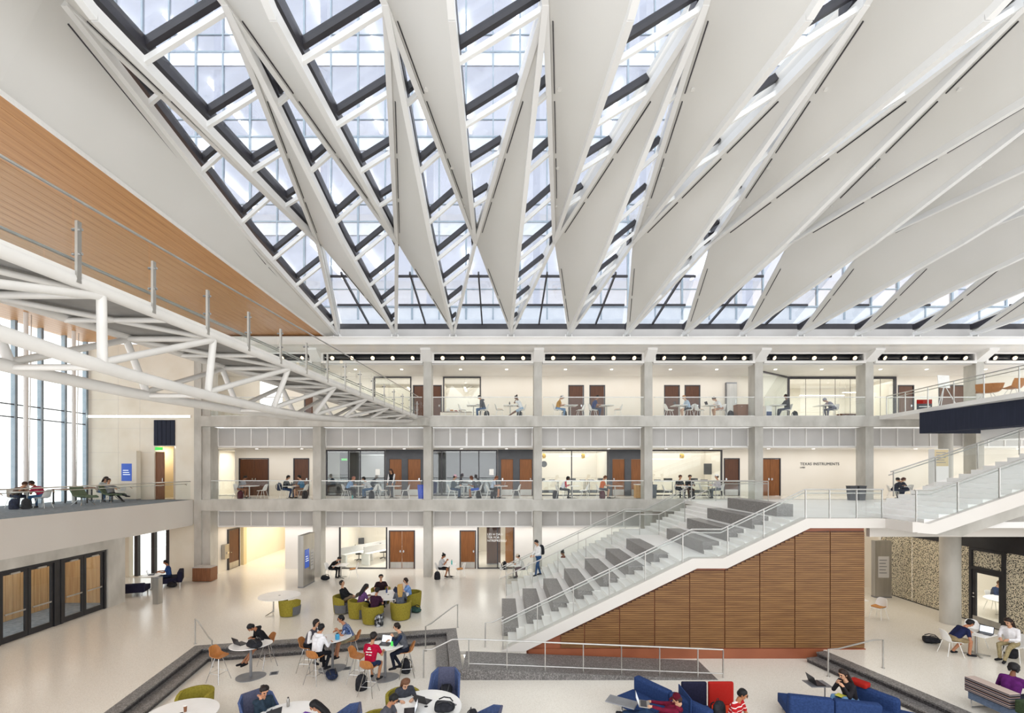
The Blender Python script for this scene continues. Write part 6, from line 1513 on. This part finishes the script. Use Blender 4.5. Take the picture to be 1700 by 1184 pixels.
# ---- sofas
def sofa(label, L_=1.7, m='blue_fabric', mb_='blue_fabric', nb_=2, hb=.44, legs=True, arm=False):
    t = thing('sofa', label, 'sofa'); w_ = L_ / nb_
    for k in range(nb_):
        a = -L_ / 2 + k * w_
        MB().box(a + .006, -.42, .18, a + w_ - .006, .24, .43).build('seat', m, t, bevel=.03)
        MB().box(a + .006, .24, .18, a + w_ - .006, .46, .43 + hb * .75).build('backrest', mb_, t, bevel=.05)
    if arm: MB().box(-L_ / 2 - .2, -.42, .18, -L_ / 2 + 0.0, .46, .62).build('armrest', m, t, bevel=.04)
    if legs:
        for sx in (-1, 1):
            for sy in (-.36, .36): MB().box(sx * (L_ / 2 - .12) - .02, sy - .02, 0, sx * (L_ / 2 - .12) + .02, sy + .02, .18).build('leg', 'chrome', t)
    return t
place(sofa, 'long blue sofa with a reclining student, left of the red seat', (4.02, 11.35, ZP), -56, 'sofas', L_=2.2, nb_=2)
gp('student in a burgundy hooded jumper reclining with a laptop on the blue sofa', (3.78, 10.78, ZP), -104, top='6E1630', bottom='1F3350', hood=True, cap='5A1024', hair='3A2420', skin='C99B7C', seat=.40, vox=.016, lean=-48, pitch=52, hands=[(.14, .36, .84), (-.14, .40, .80)], feet=[(.12, .66, .50), (-.08, .86, .50)])
place(laptop, 'silver laptop on the lap of the reclining student', (3.42, 10.84, ZP + .80), 75, 'laptops in the hall', scr='screen_white', body='steel')
t = thing('side_table', 'grey tablet side table beside the long blue sofa', 'table', (2.98, 11.2, ZP), R(-32))
MB().box(-.36, -.20, .66, .36, .20, .69).build('tabletop', 'base_grey', t, bevel=.03); MB().tube([(.0, 0, .02), (0, 0, .66)], .02, 8).build('column', 'chrome', t); MB().box(-.2, -.16, 0, .2, .16, .02).build('base', 'chrome', t)
def high_seat(label, m='navy_fabric', ms='blue_fabric'):
    t = thing('lounge_seat', label, 'seat')
    MB().box(-.32, -.38, .18, .32, .26, .42).build('seat', ms, t, bevel=.03); MB().box(-.32, .27, .18, .32, .36, .98).build('backrest', m, t, bevel=.035); MB().box(-.30, -.34, 0, .30, .34, .18).build('plinth', 'black', t)
    return t
place(high_seat, 'navy high backed lounge seat with blue cushion', (4.92, 11.3, ZP), 0, 'high backed lounge seats')
place(high_seat, 'red high backed lounge seat with orange cushion', (5.60, 11.3, ZP), 0, 'high backed lounge seats', m='red_fabric', ms='orange_fabric')
MBX = MB().box(-.03, -.4, 0, .0, .36, .9); t = thing('seat_screen', 'thin blue divider between the long sofa and the navy seat', 'panel', (4.57, 11.3, ZP)); MBX.build('panel', 'blue_fabric', t, bevel=.01); MB().box(-.03, -.3, -.0, 0, -.2, .02).build('foot', 'chrome', t)
gp('boy in a red striped shirt looking right on the red seat', (5.45, 10.72, ZP), 35, top='red_stripe', bottom='2A2C38', hair='151416', short=True, skin='A9714F', seat=.40, vox=.015, lean=14, pitch=18, turn=25, glasses=True, hands=[(.12, .42, .60), (-.12, .42, .60)])
place(backpack, 'black and blue backpack on the navy seat', (5.20, 10.85, ZP + .42), 20, 'bags on the pit floor', col='black')
# right corner sofa
place(sofa, 'wide blue sofa seen from behind with the curly haired woman', (8.25, 11.55, ZP), 166, 'sofas', L_=2.0, nb_=2, hb=.42)
t = thing('sofa_end', 'blue curved sofa end unit with a red headrest', 'sofa', (9.12, 11.35, ZP), R(-62))
MB().box(-.5, -.40, .18, .5, .26, .43).build('seat', 'blue_fabric', t, bevel=.03); MB().box(-.5, .26, .18, .5, .50, .80).build('backrest', 'blue_fabric', t, bevel=.09); MB().box(-.52, .18, .80, -.12, .46, .93).build('headrest', 'red_fabric', t, bevel=.04); MB().box(-.46, -.34, 0, .46, .4, .18).build('plinth', 'black', t)
t = thing('chaise', 'blue upholstered block at the right end of the corner sofa', 'sofa', (9.72, 10.85, ZP), R(-35)); MB().box(-.55, -.45, .16, .55, .45, .46).build('cushion', 'blue_fabric', t, bevel=.05); MB().box(-.5, -.4, 0, .5, .4, .16).build('plinth', 'black', t)
gp('woman with long dark curly hair and a black top on the corner sofa', (8.92, 11.62, ZP), -75, top='29272B', bottom='6D93B8', hair='2B1D18', hs='long', short=False, skin='CF9F80', seat=.43, vox=.015, lean=20, pitch=12, hands=[(.08, .36, .92), (-.10, .34, .95)], feet=[(.1, .62, .3), (-.1, .66, .26)])
t = thing('tablet_arm', 'small swivel tablet holding the laptop beside the corner sofa', 'table', (8.42, 12.15, ZP)); MB().box(-.28, -.2, .66, .28, .2, .68).build('tabletop', 'base_grey', t, bevel=.02); MB().tube([(0.2, 0, .02), (.2, 0, .66)], .018, 8).build('column', 'chrome', t); MB().box(.05, -.12, 0, .35, .12, .015).build('base', 'chrome', t)
place(laptop, 'dark open laptop before the curly haired woman', (8.42, 12.15, ZP + .68), 90, 'laptops in the hall', scr='screen_white')
place(paper, 'lime green magazine on the lap of the curly haired woman', (8.62, 11.5, ZP + .66), 30, 'papers on the tables', n=1, col='yellow_paper')
# striped bench on the upper level
t = thing('sofa', 'sofa with a dark striped backrest and slate seat on the right', 'sofa', (12.32, 11.25, 0), R(96))
MB().box(-.55, -.42, .20, .5, .30, .42).build('seat', 'slate_fabric', t, bevel=.02); MB().box(-.46, .10, .42, .5, .40, .78).build('backrest', 'sofa_stripe', t, bevel=.02)
for sx in (-.45, .42): MB().tube([(sx, -.36, .20), (sx, -.36, .02), (sx, .3, .02), (sx, .3, .20)], .016, 6).build('leg', 'chrome', t)
t = thing('sofa', 'dark green backed sofa module with slate seat at the right edge', 'sofa', (12.42, 10.2, 0), R(96))
MB().box(-.5, -.42, .20, .5, .30, .42).build('seat', 'slate_fabric', t, bevel=.02); MB().box(-.5, .10, .42, .5, .40, .72).build('backrest', 'green_fabric', t, bevel=.03); MB().box(-.4, -.3, 0, .4, .2, .2).build('plinth', 'black', t)
gp('person in a purple shirt seen from behind on the striped sofa', (12.42, 11.15, 0), 118, top='5A1F62', bottom='2A2C38', hair='1A1618', hs='bob', skin='7A4E38', seat=.42, vox=.016, lean=20, pitch=18)
place(laptop, 'blue screen laptop in front of the purple shirt', (12.95, 10.95, .62), -70, 'laptops in the hall', scr='screen_blue')
# table with two people at the right
place(small_table, 'table with papers between the navy t-shirt and the white blouse', (15.55, 14.95, 0), 20, 'small tables on the ground floor', top='table_white')
place(shell_chair, 'white chair under the man in the navy t-shirt, right side', (14.72, 14.95, 0), 80, GC, pad=False)
place(shell_chair, 'empty white chair behind the papers table, right side', (16.35, 15.75, 0), -20, GC, pad=False)
place(shell_chair, 'white chair under the woman in the white blouse, right side', (16.35, 14.55, 0), -70, GC, pad=False)
gp('man in a navy t-shirt and khaki shorts bent low over the papers table', (14.78, 14.96, 0), 82, top='22284A', bottom='9C8A68', short=True, shorts=True, hair='17161A', skin='B98060', lean=44, pitch=20, seat=.45, vox=.017, feet=[(.12, .10, .085), (-.1, .42, .085)])
gp('woman with long curly dark hair in a white blouse on the right', (16.30, 14.57, 0), -72, top='ECEAEC', bottom='A79872', hair='2B1D18', hs='long', skin='CF9F80', lean=12, pitch=24, seat=.45, vox=.017, hands=[(.08, .36, .70), (-.1, .38, .70)], feet=[(.1, .62, .09), (-.06, .50, .09)])
place(paper, 'white sheets on the right papers table, left stack', (15.45, 14.85, .735), 40, 'papers on the tables', n=2)
place(paper, 'white sheets on the right papers table, right stack', (15.75, 15.05, .735), -20, 'papers on the tables', n=2)
place(laptop, 'black laptop on the right papers table', (15.68, 14.80, .735), -60, 'laptops in the hall', scr='screen_white')
place(backpack, 'black bag with red trim on the floor behind the navy t-shirt', PZ(1545, 1068, 0), 60, 'bags on the ground floor', col='black', lie=True)
place(backpack, 'black backpack under the chair of the white blouse, right side', (16.45, 14.7, 0), 10, 'bags on the ground floor', col='black')
# table half hidden by the wood wall
place(small_table, 'white table half hidden behind the wooden stair wall', (14.55, 18.9, 0), 0, 'small tables on the ground floor', top='table_white')
place(shell_chair, 'empty white chair with tan pad beside the wooden stair wall', (15.35, 18.55, 0), -70, GC, pad=True)
place(cup, 'tall black cup on the table behind the wooden wall', (14.85, 18.9, .73), 0, None, col='black', h=.17)
place(laptop, 'closed looking laptop on the table behind the wooden wall', (14.6, 18.75, .735), 90, 'laptops in the hall', scr='screen_white')
# meeting seen through the glass door
place(oval_table, 'pale meeting table inside the speckled glass room', (21.0, 18.6, 0), 0, 'white oval tables', rx=1.1, ry=.8)
gp('man in a dark blue shirt inside the speckled glass room', (21.1, 19.55, 0), 10, top='27375A', bottom='2A2C38', hair='5A3A28', skin='CF9F80', vox=.024)
gp('person in a teal shirt seen through the black framed door', (20.75, 17.75, 0), 170, top='1F9A9A', bottom='2A2C38', hair='1A1818', skin='B98060', short=True, vox=.024)
place(shell_chair, 'pale chair of the teal shirt inside the glass room', (20.75, 17.75, 0), 170, GC, pad=False)
place(shell_chair, 'pale chair of the dark blue shirt inside the glass room', (21.1, 19.55, 0), 10, GC, pad=False)

# ---- left alcove and the left balcony
t = thing('ash_column', 'square steel post standing before the alcove sofa', 'post', (-15.4, 20.6, 0)); MB().box(-.13, -.13, 0, .13, .13, 1.16).build('body', 'steel', t, bevel=.008); MB().box(-.135, -.135, 1.16, .135, .135, 1.19).build('cap', 'base_grey', t)
place(sofa, 'navy alcove sofa left of the steel post', (-17.75, 21.9, 0), 200, 'sofas', L_=1.5, nb_=1, m='navy_fabric', mb_='navy_fabric', hb=.25)
place(sofa, 'navy alcove sofa under the man with a laptop', (-17.1, 23.9, 0), -60, 'sofas', L_=1.1, nb_=1, m='navy_fabric', mb_='navy_fabric', hb=.4)
place(small_table, 'white table before the alcove sofas', (-17.45, 22.95, 0), 10, 'small tables on the ground floor', top='table_white')
gp('man in a blue shirt with a laptop in the left alcove', (-17.15, 23.75, 0), -60, top='2F4C84', bottom='26304A', short=True, hair='17161A', skin='A9714F', vox=.022, lean=8, pitch=20, seat=.43)
place(laptop, 'grey laptop on the alcove table', (-17.5, 23.0, .735), 120, 'laptops in the hall', scr='screen_white')
place(backpack, 'black bag lying on the floor beside the alcove sofa', (-16.75, 23.4, 0), 70, 'bags on the ground floor', col='black', lie=True)
t = place(cabinet, 'low brown wooden recycling cabinet at the concrete pier', (-15.95, 24.75, 0), 0, None, w=.98, h=.78, d=.6, m='cabinet_wood', top='panel_grey', nd=2)
B2 = 'people on the left balcony'
def bp(label, loc, rz, **k):
    p = person(label, loc, rz, vox=.022, **k); p['group'] = B2; return p
place(small_table, 'white table of the pink shirt on the left balcony', (-20.75, 20.1, Z2), 0, 'tables on the left balcony', top='table_white')
bp('person in a grey brown top with head down, left balcony', (-21.4, 20.2, Z2), 80, top='7A6A62', bottom='2A3148', lean=44, pitch=25, hair='4A3226')
bp('person in a pink shirt leaning forward on the left balcony', (-20.05, 20.1, Z2), -85, top='A3284A', bottom='3E6188', short=True, lean=38, pitch=25, hair='2A1C18', skin='8A5A42')
place(backpack, 'black backpack on the carpet before the pink shirt', (-20.3, 19.6, Z2), 10, 'bags on the left balcony', col='black'); place(backpack, 'dark bag on the carpet left of the pink shirt', (-20.7, 19.5, Z2), 50, 'bags on the left balcony', col='navy')
for (x, y, rz, lab) in ((-21.4, 20.2, 80, 'white chair of the grey brown top on the left balcony'), (-20.05, 20.1, -85, 'white chair of the pink shirt on the left balcony')): place(shell_chair, lab, (x, y, Z2), rz, 'chairs on the left balcony', pad=False)
def lounger(label, m='moss_fabric'):
    t = thing('lounger', label, 'chair')
    MB().shell([rowcurve(f, u, w, l, 7, 0) for f, u, w, l in ((.62, .36, .24, .0), (.45, .40, .27, .02), (.1, .34, .30, .06), (-.2, .36, .31, .09), (-.42, .62, .30, .08), (-.52, .86, .26, .04))], -.06).build('shell', m, t, True)
    for sx in (-1, 1):
        for sy in (-1, 1): MB().tube([(sx * .1, sy * .08, .32), (sx * .3, sy * .32, 0)], .014, 6).build('leg', 'chrome', t)
    return t
place(lounger, 'empty pale green lounge chair on the left balcony', (-19.75, 21.7, Z2), 75, 'lounge chairs on the balcony')
place(lounger, 'green lounge chair under the reclining reader, left balcony', (-19.85, 23.4, Z2), 80, 'lounge chairs on the balcony')
bp('reader reclining with crossed legs in a green lounge chair', (-19.85, 23.4, Z2), 80, seat=.34, top='8A8C90', bottom='23252B', lean=-22, pitch=20, hair='2A1C18', hands=[(.12, .40, .72), (-.12, .40, .72)], feet=[(.05, .92, .35), (-.05, .72, .12)])
place(laptop, 'white laptop on the lap of the reclining reader', (-19.4, 23.35, Z2 + .58), -90, 'laptops on the left balcony', scr='screen_white', body='plastic_white')
bp('woman with long dark hair at a wooden table on the left balcony', (-20.75, 23.9, Z2), 70, top='B9C2C6', bottom='4A6A8F', hs='long', hair='2A1C18', lean=20)
place(shell_chair, 'white chair under the long haired woman on the balcony', (-20.75, 23.9, Z2), 70, 'chairs on the left balcony', pad=False)
def wood_table(label):
    t = thing('wood_table', label, 'table'); MB().box(-.6, -.35, .70, .6, .35, .74).build('tabletop', 'cabinet_wood', t)
    for sx in (-1, 1):
        for sy in (-1, 1): MB().box(sx * .55 - .025, sy * .3 - .025, 0, sx * .55 + .025, sy * .3 + .025, .70).build('leg', 'black', t)
    return t
place(wood_table, 'brown wooden table near the bright windows, left', (-21.2, 22.6, Z2), 0, 'wood tables on the balcony'); place(wood_table, 'brown wooden table before the long haired woman', (-21.3, 24.2, Z2), 0, 'wood tables on the balcony')

# ---- right upper balcony
t = thing('easel', 'white tripod easel holding a white board on the upper right balcony', 'easel', (21.6, 22.2, Z3))
MB().slab([(-.33, 0, 1.0), (.33, .1, 1.0), (.33, .15, 1.62), (-.33, .05, 1.62)], (0, .02, 0)).build('board', 'paper', t)
for a in ((-.42, -.2), (.42, -.2), (0, .4)): MB().tube([(0, .05, 1.15), (a[0], a[1], 0)], .016, 6).build('leg', 'steel_white', t)
t = thing('sign_stand', 'small floor sign with a red top beside the easel', 'sign', (20.95, 22.6, Z3), R(-8)); MB().box(-.33, -.02, 0, .33, .02, .28).build('lower_panel', 'charcoal', t); MB().box(-.33, -.02, .28, .33, .02, .48).build('upper_panel', 'red_fabric', t); MB().box(-.25, -.025, .12, .25, -.02, .16).build('text_line', 'paper', t)
def shell_lounge(label):
    t = thing('wood_lounge_chair', label, 'chair')
    MB().shell([rowcurve(f, u, w, l, 9, fw) for f, u, w, l, fw in ((.30, .40, .30, .0, 0), (.1, .36, .36, .04, 0), (-.15, .36, .40, .10, .05), (-.28, .50, .44, .10, .12), (-.36, .74, .46, .0, .14))], -.02).build('shell', 'stool_wood', t, True)
    for sx in (-1, 1):
        for sy in (-1, 1): MB().tube([(sx * .12, sy * .1, .36), (sx * .27, sy * .27, 0)], .013, 6).build('leg', 'plastic_white', t)
    return t
place(shell_lounge, 'tan shell lounge chair on the upper right balcony, left one', (21.2, 19.9, Z3), 150, 'tan lounge chairs'); place(shell_lounge, 'tan shell lounge chair on the upper right balcony, right one', (21.15, 18.85, Z3), 200, 'tan lounge chairs')
